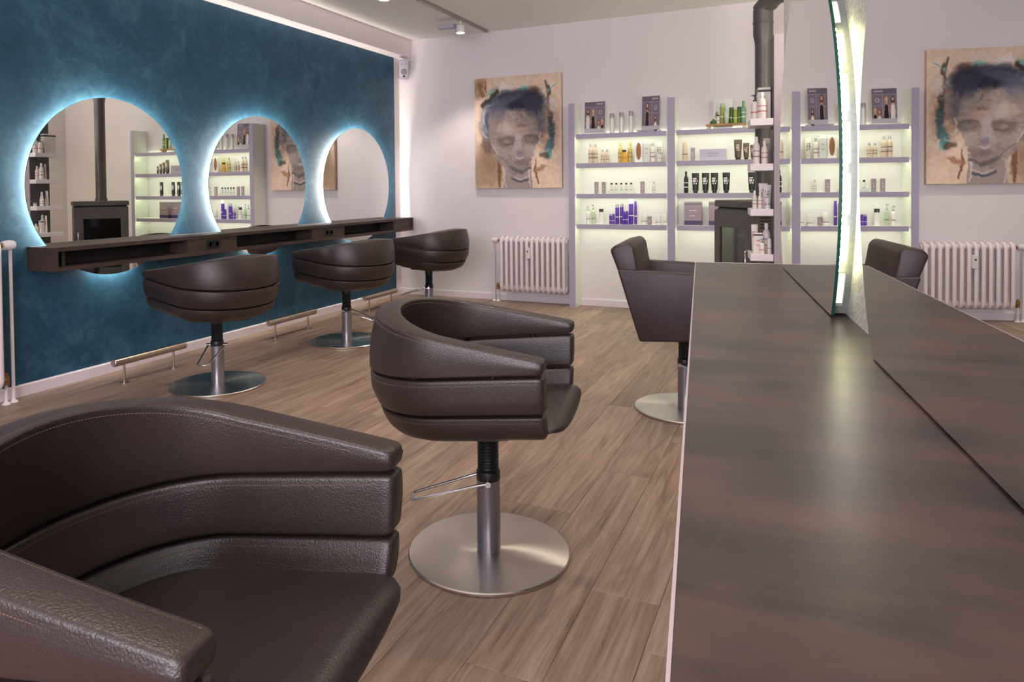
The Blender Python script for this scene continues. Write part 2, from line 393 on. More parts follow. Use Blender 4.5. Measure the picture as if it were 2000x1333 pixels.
for i, (a, b) in enumerate(((2.74, 3.25), (4.02, 4.56), (5.26, 5.79))):
    lb = ['steel foot rail under the console, nearest the camera', 'steel foot rail under the console, middle one', 'steel foot rail under the console, nearest the back corner'][i]
    r_ = empty('foot_rail', (-3.545, (a+b)/2, 0), 0, lb, 'foot rail', 'steel foot rails along the teal wall')
    h = (b-a)/2
    MB().lathe([(.001, -h), (.02, -h), (.022, -h+.002), (.022, h-.002), (.02, h), (.001, h)], 20, (0, 0, .125), 'y').build('rail_bar', satin_steel, r_, 40)
    for s_ in (-h+.07, h-.09):
        p = MB(); p.lathe([(.0075, .002), (.0075, .106)], 12, (0, s_, 0)); p = p.build('post', satin_steel, r_, 40)
        MB().lathe([(.026, 0), (.026, .004), (.008, .006)], 18, (0, s_, 0)).build('foot_plate', satin_steel, p, 40)

# ------------------------------------------------------------------ tub chairs
def tub_meshes(S):
    """S widens the shell in plan."""
    out = {}
    XF, X0 = .222*S, -.07
    def prof(z):   # rear distance and half width of the outer skin at height z (before the seat's tilt)
        zs = [.37, .41, .44, .49, .55, .61, .68, .80]
        a = [.19, .245, .285, .318, .342, .352, .345, .32]
        b = [.195, .240, .265, .283, .295, .300, .298, .290]
        return float(np.interp(z, zs, a))*S, float(np.interp(z, zs, b))*S
    NS = 64
    def path(s, A, B):
        """s in 0..1 round the U; A rear distance, B half width -> x, y"""
        la = .26; L = XF-X0
        if s < la: return XF-L*(s/la), -B
        if s > 1-la: return XF-L*((1-s)/la), B
        th = (s-la)/(1-2*la)*math.pi
        e = 1.0
        return X0-(A+X0)*math.sin(th)**e, -B*math.cos(th)
    def back(s):      # 0 at the arm tips, 1 at the middle of the back
        return .5-.5*math.cos(2*math.pi*s)
    def xpos(s): return path(s, .345*S, .28*S)[0]
    def tilt(x, z): return z+.090*x
    def band(zlo, zhi, thb, tht, bulge=.0035, rnd=.0075):
        """zlo, zhi: functions of s"""
        rings = []
        svals = [i/NS for i in range(NS+1)]
        ends = [.0, .003, .010, .02]
        svals = sorted(set([.0, .0025, .008, .018]+[i/NS for i in range(2, NS-1)]+[1-.018, 1-.008, 1-.0025, 1.0]))
        for s in svals:
            e = min(s, 1-s); L = (XF-X0)/.26*e   # metres from the tip
            rr_ = .016
            sh = 1.0
            if L < rr_: sh = math.sqrt(max(0, 1-((rr_-L)/rr_)**2))
            ins = rnd*1.0*(1-sh)
            th = tht+(thb-tht)*back(s)
            z0, z1 = zlo(s)+ins, zhi(s)-ins
            o0, o1 = ins, th-ins
            pts = []
            def corner(oc, zc_, a0, a1, k=4):
                for j in range(k+1):
                    a = a0+(a1-a0)*j/k; pts.append((oc+rnd*math.cos(a), zc_+rnd*math.sin(a)))
            H_ = z1-z0
            # order: outer side upwards, top inward, inner side downwards, bottom outward; o grows inward
            corner(o0+rnd, z0+rnd, 1.5*math.pi, math.pi)
            for j in (1, 2, 3): pts.append((o0-bulge*math.sin(math.pi*j/4), z0+rnd+(H_-2*rnd)*j/4))
            corner(o0+rnd, z1-rnd, math.pi, .5*math.pi)
            pts.append(((o0+o1)/2, z1+bulge*.5))
            corner(o1-rnd, z1-rnd, .5*math.pi, 0)
            for j in (3, 2, 1): pts.append((o1+bulge*.6*math.sin(math.pi*j/4), z0+rnd+(H_-2*rnd)*j/4))
            corner(o1-rnd, z0+rnd, 0, -.5*math.pi)
            ring = []
            for o_, z_ in pts:
                A, B = prof(z_); px, py = path(s, A-o_, B-o_)
                ring.append((px, py, tilt(px, z_)))
            rings.append(ring)
        return rings
    def band_mesh(name, zlo, zhi, thb, tht, m=brown_leather):
        mb = MB(); mb.rings(band(zlo, zhi, thb, tht)); out[name] = mb.mesh(name, m, 50)
    top = lambda s: .638+(.772-.638)*min(1, max(0, (XF-xpos(s))/(XF+.345*S)))
    c1 = lambda v: (lambda s: v)
    band_mesh('top_band', c1(.604), top, .074, .058)
    band_mesh('middle_band', c1(.500), c1(.597), .066, .054)
    band_mesh('lower_band', c1(.425), c1(.493), .052, .046)
    # stitches on the bands: along the inner and outer upper edges
    st = MB()
    def stitch(zf, off, th_fn, inner, nrm):
        prev = None; acc = 0
        L = 1.75*S; N = int(L/.0075)
        pts = []
        for i in range(N+1):
            s = .012+(1-.024)*i/N; z_ = zf(s); A, B = prof(z_); o_ = th_fn(s) if inner else off
            px, py = path(s, A-o_, B-o_); pts.append(Vector((px, py, tilt(px, z_))))
        for i in range(0, N):
            a, b = pts[i], pts[i+1]; d = (b-a); a2, b2 = a+d*.18, a+d*.82
            sd = Vector((-d.y, d.x, 0)).normalized()*.0007; up = Vector((0, 0, .0007))
            st.add([a2-sd-up, a2+sd-up, a2+sd+up, a2-sd+up, b2-sd-up, b2+sd-up, b2+sd+up, b2-sd+up],
                   [(0, 1, 2, 3), (7, 6, 5, 4), (0, 4, 5, 1), (1, 5, 6, 2), (2, 6, 7, 3), (3, 7, 4, 0)])
    tht = lambda thb, tp_, d: (lambda s: tp_+(thb-tp_)*back(s)+d)
    stitch(lambda s: top(s)-.0005, .012, None, False, 0)
    stitch(lambda s: top(s)-.0005, 0, tht(.074, .058, -.010), True, 0)
    stitch(lambda s: top(s)-.014, 0, tht(.074, .058, .0004), True, 0)
    stitch(lambda s: top(s)-.014, -.0004, None, False, 0)
    stitch(lambda s: .597-.014, 0, tht(.066, .054, .0005), True, 0)
    stitch(lambda s: .597-.014, -.0005, None, False, 0)
    stitch(lambda s: .493-.014, 0, tht(.052, .046, .0005), True, 0)
    stitch(lambda s: .493-.014, -.0005, None, False, 0)
    out['stitching'] = st.mesh('stitching', stitch_mat)
    # spacer pads (black) between the bands
    pads = MB()
    for zc_ in (.6005, .4965):
        for s in (.12, .5, .88, .3, .7):
            A, B = prof(zc_); px, py = path(s, A-.03, B-.03)
            pads.lathe([(.011, -.008), (.011, .008)], 10, (px, py, tilt(px, zc_)))
    out['spacer'] = pads.mesh('spacer', dark_plastic)
    # seat cushion
    Ai, Bi = prof(.47)[0]-.056, prof(.47)[1]-.05
    rings = []; NY = 18
    for i in range(NY+1):
        y = -Bi+2*Bi*i/NY; q = abs(y)/Bi
        fall = .008*max(0, (q-.82)/.18)**2+.008*q*q
        xb = X0-(Ai+X0)*math.sqrt(max(.0, 1-(y/(Bi*1.001))**2))
        xf = .262*S-.010*q**4-.022*max(0, (q-.78)/.22)**2
        zt_ = .460-fall; zb_ = .402+.030*q*q; h_ = zt_-zb_
        ring = [(xb+.01, y, zb_+.2*h_), (xb, y, zt_-.5*h_), (xb+.02, y, zt_-.002)]
        for j in range(1, 5): xx = xb+.02+(xf-.075-xb-.02)*j/4; ring.append((xx, y, zt_-.012*math.sin(math.pi*j/4)*(1-q*q)))
        for j in range(1, 8):
            a = math.pi/2*(1-j/7); ring.append((xf-.05+.05*math.cos(a), y, zt_-.75*h_+.75*h_*math.sin(a)))
        ring += [(xf-.006, y, zb_+.12*h_), (xf-.022, y, zb_+.03*h_), (xf-.05, y, zb_)]
        rings.append([(p[0], p[1], p[2]+.09*p[0]) for p in ring])
    mb = MB(); mb.rings(rings); out['seat'] = mb.mesh('seat', seat_leather, 60)
    # closed underside of the tub
    rings = []
    for z_, k in ((.432, 0.010), (.424, .012), (.412, .035), (.405, .07)):
        ring = []
        for i in range(41):
            s = .10+.80*i/40; A, B = prof(.425); px, py = path(s, A-k, B-k); ring.append((px, py, tilt(px, z_)))
        rings.append(ring)
    mb = MB(); mb.rings(rings); out['under_shell'] = mb.mesh('under_shell', seat_leather, 50)
    return out
def base_meshes(rad, S=1):
    out = {}
    out['base_plate'] = MB().lathe([(.001, .0), (rad-.003, 0), (rad, .003), (rad, .009), (rad-.003, .012), (.06, .013), (.001, .013)], 72).mesh('base_plate', brushed, 35)
    out['column'] = MB().lathe([(.035, .013), (.035, .228), (.001, .228)], 32).mesh('column', grey_metal, 40)
    pr = [(.034, .222), (.036, .226), (.036, .248), (.033, .252)]
    for k in range(10): pr += [(.0295, .255+k*.0095), (.0325, .2595+k*.0095)]
    pr += [(.033, .352), (.033, .405), (.001, .405)]
    out['bellows'] = MB().lathe(pr, 28).mesh('bellows', dark_plastic, 50)
    mb = MB()
    path = [(.0, -.046, .226), (.03, -.046, .221), (.222, -.030, .170), (.232, -.02, .167), (.232, .02, .167), (.222, .030, .170), (.03, .046, .221), (.0, .046, .226)]
    mb.tube(path, .0045, 8)
    mb.lathe([(.009, -.012), (.009, .012)], 12, (0, -.047, .228), 'y'); mb.lathe([(.009, -.012), (.009, .012)], 12, (0, .047, .228), 'y')
    out['pump_lever'] = mb.mesh('pump_lever', chrome, 50)
    mb = MB(); mb.box(-.1, .13, -.09, .09, .385, .412, .004); mb.box(.10, .15, -.12, -.08, .395, .408, .002)
    out['mounting_plate'] = mb.mesh('mounting_plate', dark_plastic)
    return out
tub_n = tub_meshes(1.0); tub_w = tub_meshes(1.03)
base_n = base_meshes(.242); base_w = base_meshes(.262)
def tub_chair(x, y, deg, lever_deg, label, wide=False):
    e = empty('salon_chair', (x, y, 0), R(deg), label, 'chair', 'brown leather tub chairs')
    for k, me in list((tub_w if wide else tub_n).items())+list((base_w if wide else base_n).items()):
        o = bpy.data.objects.new(k, me); col.objects.link(o); o.parent = e
        if k == 'pump_lever': o.rotation_euler = (0, 0, R(lever_deg-deg))
        if k == 'stitching': o['kind'] = 'stuff'
        if k == 'spacer': o['kind'] = 'stuff'
    return e
tub_chair(-.801, .727, 10.7, 190, 'brown leather tub chair in the foreground at lower left, seen from above')
tub_chair(-.87, 1.935, 9.5, 203, 'brown leather tub chair in the middle of the floor with shiny round base')
tub_chair(-3.01, 2.99, 168, -64, 'brown leather tub chair at the console under the mirror nearest the camera', True)
tub_chair(-3.0, 4.22, 168, 4, 'brown leather tub chair at the console under the middle glowing mirror', True)
tub_chair(-3.0, 5.45, 172, 205, 'brown leather tub chair at the far end of the console by the corner', True)

# ------------------------------------------------------------------ square armchair
ac = empty('salon_armchair', (-.548, 3.579, 0), R(5), 'square plum brown armchair with padded back beyond the far end of the counter', 'chair')
def slab(poly, y0, y1, name, m, bev=.012):
    bm = bmesh.new()
    a = [bm.verts.new((p[0], y0, p[1])) for p in poly]; b = [bm.verts.new((p[0], y1, p[1])) for p in poly]; n = len(poly)
    bm.faces.new(a[::-1]); bm.faces.new(b)
    for i in range(n): bm.faces.new((a[i], a[(i+1) % n], b[(i+1) % n], b[i]))
    bmesh.ops.recalc_face_normals(bm, faces=bm.faces[:])
    bmesh.ops.bevel(bm, geom=bm.edges[:], offset=bev, segments=3, affect='EDGES', profile=.5)
    bm.verts.index_update(); mb = MB(); mb.add([v.co.copy() for v in bm.verts], [[v.index for v in f.verts] for f in bm.faces]); bm.free()
    return mb.build(name, m, ac, 40)
for s_ in (-1, 1):
    ya, yb = (s_*.275, s_*.215)
    slab([(-.285, .708), (.27, .69), (.25, .40), (-.185, .375)], min(ya, yb), max(ya, yb), 'arm_panel', plum_leather)
slab([(-.200, .40), (-.115, .40), (-.195, .72), (-.21, .812), (-.235, .835), (-.30, .82), (-.325, .795), (-.285, .69)], -.24, .24, 'backrest', plum_leather, .014)
slab([(-.16, .47), (.26, .485), (.29, .46), (.27, .385), (-.16, .375)], -.214, .214, 'seat', seat_leather, .018)
for k, me in base_n.items():
    o = bpy.data.objects.new(k, me); col.objects.link(o); o.parent = ac
    if k == 'pump_lever': o.rotation_euler = (0, 0, R(-20))

# ------------------------------------------------------------------ shelving on the back wall
SF = 6.184
sh = empty('shelving_unit', (0, YW, 0), 0, 'white wall shelving with lit lilac shelves in two bays on the back wall', 'shelf')
fy = SF-YW
def side(x0, x1, nm):
    p = MB().box(x0, x1, fy+.003, 0, 0, 1.842).build(nm, shelf_white, sh)
    MB().box(x0, x1, fy, fy+.003, 0, 1.842).build('front_edge', lilac, p)
side(-1.957, -1.902, 'side_panel'); side(-1.087, -1.024, 'divider'); side(-.04, .015, 'side_panel')
STOP = [1.563, 1.302, 1.029, .757]
for xa, xb in ((-1.902, -1.087), (-1.024, -.04)):
    for z in STOP:
        b = MB().box(xa, xb, fy+.02, 0, z-.022, z).build('shelf_board', shelf_white, sh)
        MB().box(xa+.012, xb-.012, fy+.012, fy+.02, z-.042, z).build('shelf_lip', lilac, b)['label'] = 'lilac front lip'
        if z == STOP[0]: MB().box(xa+.03, xb-.03, -.012, -.002, z, z+.006).build('led_strip', emis('top_led', (.9, 1, .7, 1), 6), b)
        MB().box(xa+.03, xb-.03, fy+.030, fy+.042, z-.030, z-.0225).build('led_strip', shelf_led, b)

# ------------------------------------------------------------------ products
def pm(name, c, rough=.35, **kw): return mat(name, lin(*c), rough, **kw)
C_ = {'pearl': pm('pearl_plastic', (232, 222, 216)), 'white': pm('product_white', (240, 236, 234)), 'beige': pm('product_beige', (212, 190, 172)), 'gold': pm('product_gold', (196, 176, 110)),
      'amber': pm('product_amber', (226, 170, 60)), 'black': pm('product_black', (22, 22, 22)), 'silver': pm('product_silver', (172, 166, 178), .38, metal=.25), 'purple': pm('product_purple', (92, 46, 165)),
      'green': pm('product_green', (96, 132, 62)), 'lime': pm('product_lime', (164, 178, 74)), 'teal': pm('product_teal', (120, 168, 130)), 'pale': pm('product_pale_green', (186, 204, 178)), 'mauve': pm('product_mauve', (160, 142, 152)),
      'umber': pm('product_umber', (92, 76, 66)), 'darkcap': pm('cap_dark', (50, 46, 48), .25), 'red': pm('print_red', (198, 84, 84)), 'grey': pm('print_grey', (120, 112, 118)), 'navy': pm('product_navy', (62, 56, 92)),
      'brown': pm('product_brown', (150, 104, 60)), 'clear': pm('clear_acrylic', (246, 248, 242), .12, trans=.35), 'yellowp': pm('print_yellow', (206, 170, 70)), 'dkgreen': pm('product_dark_green', (70, 104, 52))}
def product(kind, name, label, cat, x, y, z, w_, h, body, cap='darkcap', ink='grey', group=None, rz=0, d=None):
    e = empty(name, (x, y, z), rz, label, cat, group); r = w_/2; B, K, I = C_[body], C_[cap], C_[ink]
    def print_rows(yfront, x0, zs, wd, m=I):
        q = MB()
        for zz, ww, hh in zs:
            n = max(2, int(ww/.006)); 
            for i in range(n):
                xa = -ww/2+ww*i/n
                if (i*7+int(zz*1000)) % 5 != 0: q.box(xa, xa+ww/n*.72, -yfront-.0006, -yfront, zz-hh/2, zz+hh/2)
        q.build('label_print', m, e)
    if kind == 'bottle':
        MB().lathe([(r*.9, 0), (r, .008), (r, .60*h), (r*.93, .68*h), (r*.70, .755*h), (r*.42, .80*h), (r*.42, .83*h), (.001, .83*h)], 20).build('body', B, e, 50)
        MB().lathe([(r*.50, .83*h), (r*.50, .985*h), (r*.42, h), (.001, h)], 16).build('cap', K, e, 50)
        MB().lathe([(r*1.012, .26*h), (r*1.012, .30*h)], 20).build('label_print', I, e); MB().lathe([(r*1.012, .46*h), (r*1.012, .49*h)], 20).build('label_print', I, e)
    elif kind == 'pump':
        MB().lathe([(r*.9, 0), (r, .008), (r, .60*h), (r*.86, .68*h), (r*.40, .73*h), (.001, .73*h)], 20).build('body', B, e, 50)
        q = MB(); q.lathe([(r*.45, .73*h), (r*.45, .80*h), (r*.16, .805*h), (r*.16, .93*h), (r*.4, .935*h), (r*.4, h), (.001, h)], 14); q.box(-r*.95, 0, -r*.16, r*.16, .945*h, .985*h)
        q.build('pump_head', K, e, 50)
        MB().lathe([(r*1.012, .26*h), (r*1.012, .30*h)], 20).build('label_print', I, e)
    elif kind == 'can':
        MB().lathe([(r*.94, 0), (r, .004), (r, .80*h), (r*.92, .83*h), (.001, .83*h)], 20).build('body', B, e, 50)
        MB().lathe([(r*.86, .83*h), (r*.86, .985*h), (r*.8, h), (.001, h)], 18).build('cap', K, e, 50)
        MB().lathe([(r*1.012, .34*h), (r*1.012, .38*h)], 20).build('label_print', I, e)
    elif kind == 'cylinder':
        MB().lathe([(r*.98, 0), (r, .004), (r, .78*h), (.001, .78*h)], 20).build('body', B, e, 50)
        MB().lathe([(r*.93, .78*h), (r*.93, h-.002), (r*.9, h), (.001, h)], 20).build('cap', K, e, 50)
    elif kind == 'tube':
        cap_h = .12*h; rings = []
        for k in range(9):
            f = k/8; zz = cap_h+(h-cap_h)*f; rx = r*(.78+.22*f); ry = max(.0012, r*.72*(1-f)**.8)
            rings.append([(rx*math.cos(2*math.pi*i/20), ry*math.sin(2*math.pi*i/20), zz) for i in range(20)])
        MB().rings(rings).build('body', B, e, 50)
        MB().lathe([(r*.60, 0), (r*.60, cap_h*.96), (.001, cap_h*.96)], 18).build('cap', K, e, 50)
        print_rows(r*.46, 0, [(.72*h, r*1.2, .012*h/.17), (.60*h, r*1.25, .02*h/.17), (.48*h, r*1.0, .012*h/.17)], w_)
    elif kind == 'jar':
        MB().lathe([(r*.92, 0), (r, .004), (r, .62*h), (.001, .62*h)], 22).build('body', B, e, 50)
        MB().lathe([(r*1.02, .62*h), (r*1.02, h-.003), (r*.97, h), (.001, h)], 22).build('lid', K, e, 50)
        MB().lathe([(r*1.01, .25*h), (r*1.01, .30*h)], 22).build('label_print', I, e)
    elif kind == 'box':
        dd = d or w_*.5
        MB().box(-r, r, -dd/2, dd/2, 0, h, .0012).build('body', B, e)
        MB().box(-r-.0006, r+.0006, -dd/2-.0006, dd/2+.0006, .86*h, .93*h).build('band', K, e)
        print_rows(dd/2+.0006, 0, [(.62*h, w_*.5, .007), (.40*h, w_*.36, .006)], w_)
    return e
G = 'products on the lit back shelves'
Y0 = 6.262
TL = ['top', 'second', 'third', 'lowest']
def P(kind, name, label, cat, X, si, w_, h, body, cap='darkcap', ink='grey', y=Y0, d=None, rz=0, group=G): return product(kind, name, label, cat, X, y, STOP[si], w_, h, body, cap, ink, group, rz, d)
# left bay
for X, h, nth in ((-1.579, .177, 'leftmost'), (-1.495, .181, 'middle'), (-1.411, .190, 'rightmost')):
    P('cylinder', 'clear_bottle', nth+' of three clear cylinder bottles with silver caps on the top left shelf', 'bottle', X, 0, .040, h, 'clear', 'silver')
P('bottle', 'beige_bottle', 'tall beige bottle at the far left of the second left shelf', 'bottle', -1.775, 1, .040, .177, 'beige', 'silver', 'umber')
P('bottle', 'beige_bottle', 'tall beige bottle, second from the left on the second left shelf', 'bottle', -1.730, 1, .040, .175, 'beige', 'silver', 'umber')
P('bottle', 'beige_bottle', 'small beige bottle, left of the small pair on the second left shelf', 'bottle', -1.665, 1, .035, .120, 'beige', 'silver', 'umber')
P('bottle', 'beige_bottle', 'small beige bottle, right of the small pair on the second left shelf', 'bottle', -1.623, 1, .033, .119, 'beige', 'silver', 'umber')
P('bottle', 'gold_bottle', 'tall gold bottle to the left of the yellow oil flask', 'bottle', -1.508, 1, .043, .174, 'gold', 'gold', 'brown', y=6.275)
P('bottle', 'gold_bottle', 'tall gold bottle to the right of the yellow oil flask', 'bottle', -1.424, 1, .043, .176, 'gold', 'gold', 'brown', y=6.275)
P('can', 'oil_flask', 'short yellow flask with black cap between two gold bottles', 'bottle', -1.465, 1, .043, .110, 'amber', 'black', 'brown', y=6.235)
P('box', 'clear_box', 'pale clear box between the gold swirl box and a beige bottle', 'box', -1.273, 1, .058, .186, 'clear', 'white', 'grey', d=.04)
P('bottle', 'pearl_bottle', 'pearl bottle near the right end of the second left shelf', 'bottle', -1.222, 1, .039, .166, 'pearl', 'silver', y=6.25)
P('tube', 'pearl_tube', 'tall pearl tube at the right end of the second left shelf', 'tube', -1.172, 1, .048, .169, 'pearl', 'white', y=6.29)
P('can', 'pearl_vial', 'tiny pearl vial in front of the tall pearl tube', 'bottle', -1.15, 1, .022, .076, 'pearl', 'silver', y=6.225)
ob = P('box', 'swirl_box', 'white box with a golden swirl on the second left shelf', 'box', -1.339, 1, .068, .184, 'white', 'white', 'white', d=.03, y=6.25)
q = MB(); q.lathe([(.001, -.0175), (.021, -.017), (.021, -.0155)], 24, (0, 0, .095), 'y', 1, 3.6); q.build('swirl', C_['brown'], ob, 40)['label'] = 'golden brown swirl'
for X, nth, h in ((-1.723, 'left', .106), (-1.656, 'right', .105)): P('box', 'mauve_box', nth+' of two small mauve boxes at the left of the third left shelf', 'box', X, 2, .034, h, 'mauve', 'mauve', 'white')
for i, X in enumerate((-1.586, -1.543, -1.499, -1.456, -1.411)):
    P('can', 'ampoule', ['leftmost ampoule in the clear rack of five', 'second ampoule from the left in the clear rack', 'middle ampoule in the clear rack of five', 'fourth ampoule from the left in the clear rack', 'rightmost ampoule in the clear rack of five'][i], 'ampoule', X, 2, .022, .096, 'clear', 'darkcap')
rk = empty('ampoule_rack', (-1.499, Y0, STOP[2]), 0, 'clear rack holding five ampoules on the third left shelf', 'rack')
MB().box(-.12, .12, -.026, .026, 0, .003).build('rack_base', C_['clear'], rk); MB().box(-.12, .12, -.028, -.026, 0, .026).build('rack_front', C_['clear'], rk)
P('box', 'mauve_box', 'small mauve box to the right of the ampoule rack', 'box', -1.313, 2, .035, .105, 'mauve', 'mauve', 'white')
P('bottle', 'clear_bottle', 'small clear bottle at the right of the third left shelf', 'bottle', -1.216, 2, .028, .102, 'clear', 'silver')
P('pump', 'white_pump_bottle', 'white pump bottle at the far left of the lowest left shelf', 'bottle', -1.801, 3, .034, .159, 'white', 'silver')
P('pump', 'green_pump_bottle', 'pale green pump bottle on the lowest left shelf', 'bottle', -1.754, 3, .036, .173, 'pale', 'silver')
P('cylinder', 'white_bottle', 'white bottle with dark cap right of the pale green pump bottle', 'bottle', -1.681, 3, .042, .137, 'white', 'darkcap')
P('can', 'purple_bottle', 'smallest purple bottle, leftmost of the purple row', 'bottle', -1.597, 3, .023, .091, 'purple', 'silver', 'white')
P('can', 'purple_bottle', 'small purple bottle, second from the left in the purple row', 'bottle', -1.568, 3, .023, .091, 'purple', 'purple', 'white', y=6.25)
P('can', 'purple_bottle', 'tall purple bottle, first of the tall pair in the purple row', 'bottle', -1.537, 3, .034, .178, 'purple', 'silver', 'white')
P('can', 'purple_bottle', 'tall purple bottle, second of the tall pair in the purple row', 'bottle', -1.502, 3, .032, .183, 'purple', 'silver', 'white', y=6.285)
P('can', 'purple_bottle', 'medium purple bottle just right of the tall pair', 'bottle', -1.473, 3, .027, .117, 'purple', 'purple', 'white', y=6.24)
P('can', 'purple_bottle', 'medium purple bottle just left of the tallest purple bottle', 'bottle', -1.446, 3, .025, .117, 'purple', 'purple', 'white', y=6.24)
P('can', 'purple_bottle', 'tallest purple bottle with white cap', 'bottle', -1.414, 3, .040, .219, 'purple', 'white', 'white')
P('can', 'purple_bottle', 'purple bottle at the right end of the purple row, half behind the tallest', 'bottle', -1.382, 3, .024, .201, 'purple', 'purple', 'white', y=6.295)
P('jar', 'white_jar', 'white jar right of the purple bottles', 'jar', -1.300, 3, .050, .107, 'white', 'white')
P('box', 'mauve_box', 'small mauve box on the lowest left shelf beside the white jar', 'box', -1.248, 3, .035, .073, 'mauve', 'mauve', 'white', y=6.235)
P('jar', 'white_jar', 'white jar near the right end of the lowest left shelf', 'jar', -1.179, 3, .044, .085, 'white', 'white')
P('jar', 'white_jar', 'narrow white jar against the divider on the lowest left shelf', 'jar', -1.118, 3, .030, .099, 'white', 'white')
# right bay
ty = empty('wooden_tray', (-.620, 6.255, STOP[0]), 0, 'wooden tray with green products on the top right shelf', 'tray')
MB().box(-.157, .157, -.045, .045, .022, .040, .002).build('board', wood('tray_wood', [(.3, lin(140, 96, 56)), (.7, lin(190, 140, 90))], 20, 8), ty)
for a in (-.14, .14): MB().box(a-.012, a+.012, -.035, .035, 0, .022).build('foot', MATS.get('tray_foot') or mat('tray_foot', lin(230, 216, 180), .5), ty)
TZ = STOP[0]+.040
def T(kind, name, label, X, w_, h, body, cap, y=6.255, ink='white'): product(kind, name, label, 'bottle', X, y, TZ, w_, h, body, cap, ink, 'green products on the wooden tray')
T('can', 'lime_bottle', 'tall lime bottle at the left of the wooden tray', -.652, .040, .170, 'lime', 'pale', 6.275)
T('tube', 'pale_green_tube', 'short pale green tube in front on the wooden tray', -.615, .042, .105, 'pale', 'pale', 6.232)
T('can', 'dark_green_bottle', 'dark green bottle behind the pale green tube', -.580, .040, .132, 'dkgreen', 'dkgreen')
T('can', 'lime_bottle', 'shorter lime bottle right of the dark green bottle', -.548, .034, .112, 'lime', 'lime', 6.236)
T('can', 'green_bottle', 'mid green bottle beside the tall teal bottle', -.522, .032, .136, 'green', 'dkgreen', 6.275)
T('bottle', 'teal_bottle', 'tallest teal green bottle at the right of the wooden tray', -.488, .042, .180, 'teal', 'teal')
mb = MB(); rd = random.Random(4)
for k in range(60):
    a = rd.uniform(0, 6.28); el = rd.uniform(.05, 1.5); r0 = .030; c0 = Vector((math.cos(a)*math.cos(el)*r0, math.sin(a)*math.cos(el)*r0*.9, .004+math.sin(el)*r0*.95))
    sx = Vector((-math.sin(a), math.cos(a), 0))*.007; uz = Vector((0, 0, 1)).cross(sx).normalized()*.004+Vector((0, 0, .009))
    mb.add([c0-sx*.5, c0+uz-sx*.2, c0+uz*1.6, c0+sx*.5], [(0, 1, 2, 3)])
hb = empty('herb_ball', (-.722, 6.25, TZ), 0, 'clump of green leaves at the left end of the wooden tray', 'decoration')
mb.build('leaves', C_['green'], hb)['kind'] = 'stuff'; MB().lathe([(.001, 0), (.024, .0), (.027, .015), (.018, .026), (.001, .03)], 14).build('core', C_['dkgreen'], hb, 50)
product('can', 'spotted_bottle', 'little white bottle with dark dots on the wooden tray', 'bottle', -.683, 6.235, TZ, .024, .075, 'white', 'darkcap', 'darkcap', 'green products on the wooden tray')
fl_ = empty('flyer_stand', (-.652, 6.32, STOP[0]), 0, 'clear flyer stand with a small golden oval behind the green bottles', 'flyer')
MB().box(-.077, .077, 0, .003, 0, .250).build('sheet', C_['clear'], fl_); q = MB(); q.lathe([(.001, -.002), (.012, -.0015), (.012, -.0005)], 18, (-.05, 0, .12), 'y', 1, 2.6); q.build('oval_print', C_['brown'], fl_)
P('can', 'beige_bottle', 'beige bottle at the left end of the second right shelf', 'bottle', -.954, 1, .046, .161, 'beige', 'beige', 'umber')
P('box', 'lilac_box', 'small lilac box beside the beige bottle on the second right shelf', 'box', -.889, 1, .034, .111, 'mauve', 'mauve', 'white')
P('box', 'silver_box', 'long silver box lying on the second right shelf', 'box', -.725, 1, .208, .095, 'silver', 'silver', 'grey', d=.06)
for i, (X, w_, h) in enumerate(((-.530, .064, .167), (-.467, .049, .137), (-.414, .043, .120), (-.363, .035, .094))):
    P('tube', 'brown_tube', ['largest brown tube right of the silver box', 'second largest brown tube on the second right shelf', 'third brown tube, partly behind the display tower', 'smallest brown tube, behind the display tower'][i], 'tube', X, 1, w_, h, 'umber', 'black', 'beige')
P('bottle', 'black_bottle', 'slim black bottle at the left of the third right shelf', 'bottle', -.945, 2, .036, .186, 'black', 'black', 'white')
for i, (X, ink) in enumerate(((-.868, 'white'), (-.787, 'yellowp'), (-.715, 'red'), (-.622, 'white'), (-.424, 'red'))):
    P('tube', 'black_tube', ['black tube next to the slim black bottle', 'black tube with yellow print, second in its row', 'black tube with red print, third in its row', 'fourth black tube, standing a little apart', 'last black tube by the flue pipe'][i], 'tube', X, 2, .060, .170, 'black', 'black', 'white')
for i, X in enumerate((-.886, -.688, -.49)):
    b = P('box', 'gift_box', ['mauve gift box with dark foot band left of the stove top', 'mauve gift box on the lowest right shelf behind the stove, middle', 'mauve gift box on the lowest right shelf nearest the side panel'][i], 'box', X, 3, .138, .203, 'mauve', 'grey', 'white', d=.07)
    MB().box(-.0697, .0697, -.0357, .0357, .004, .04).build('foot_band', C_['navy'], b)

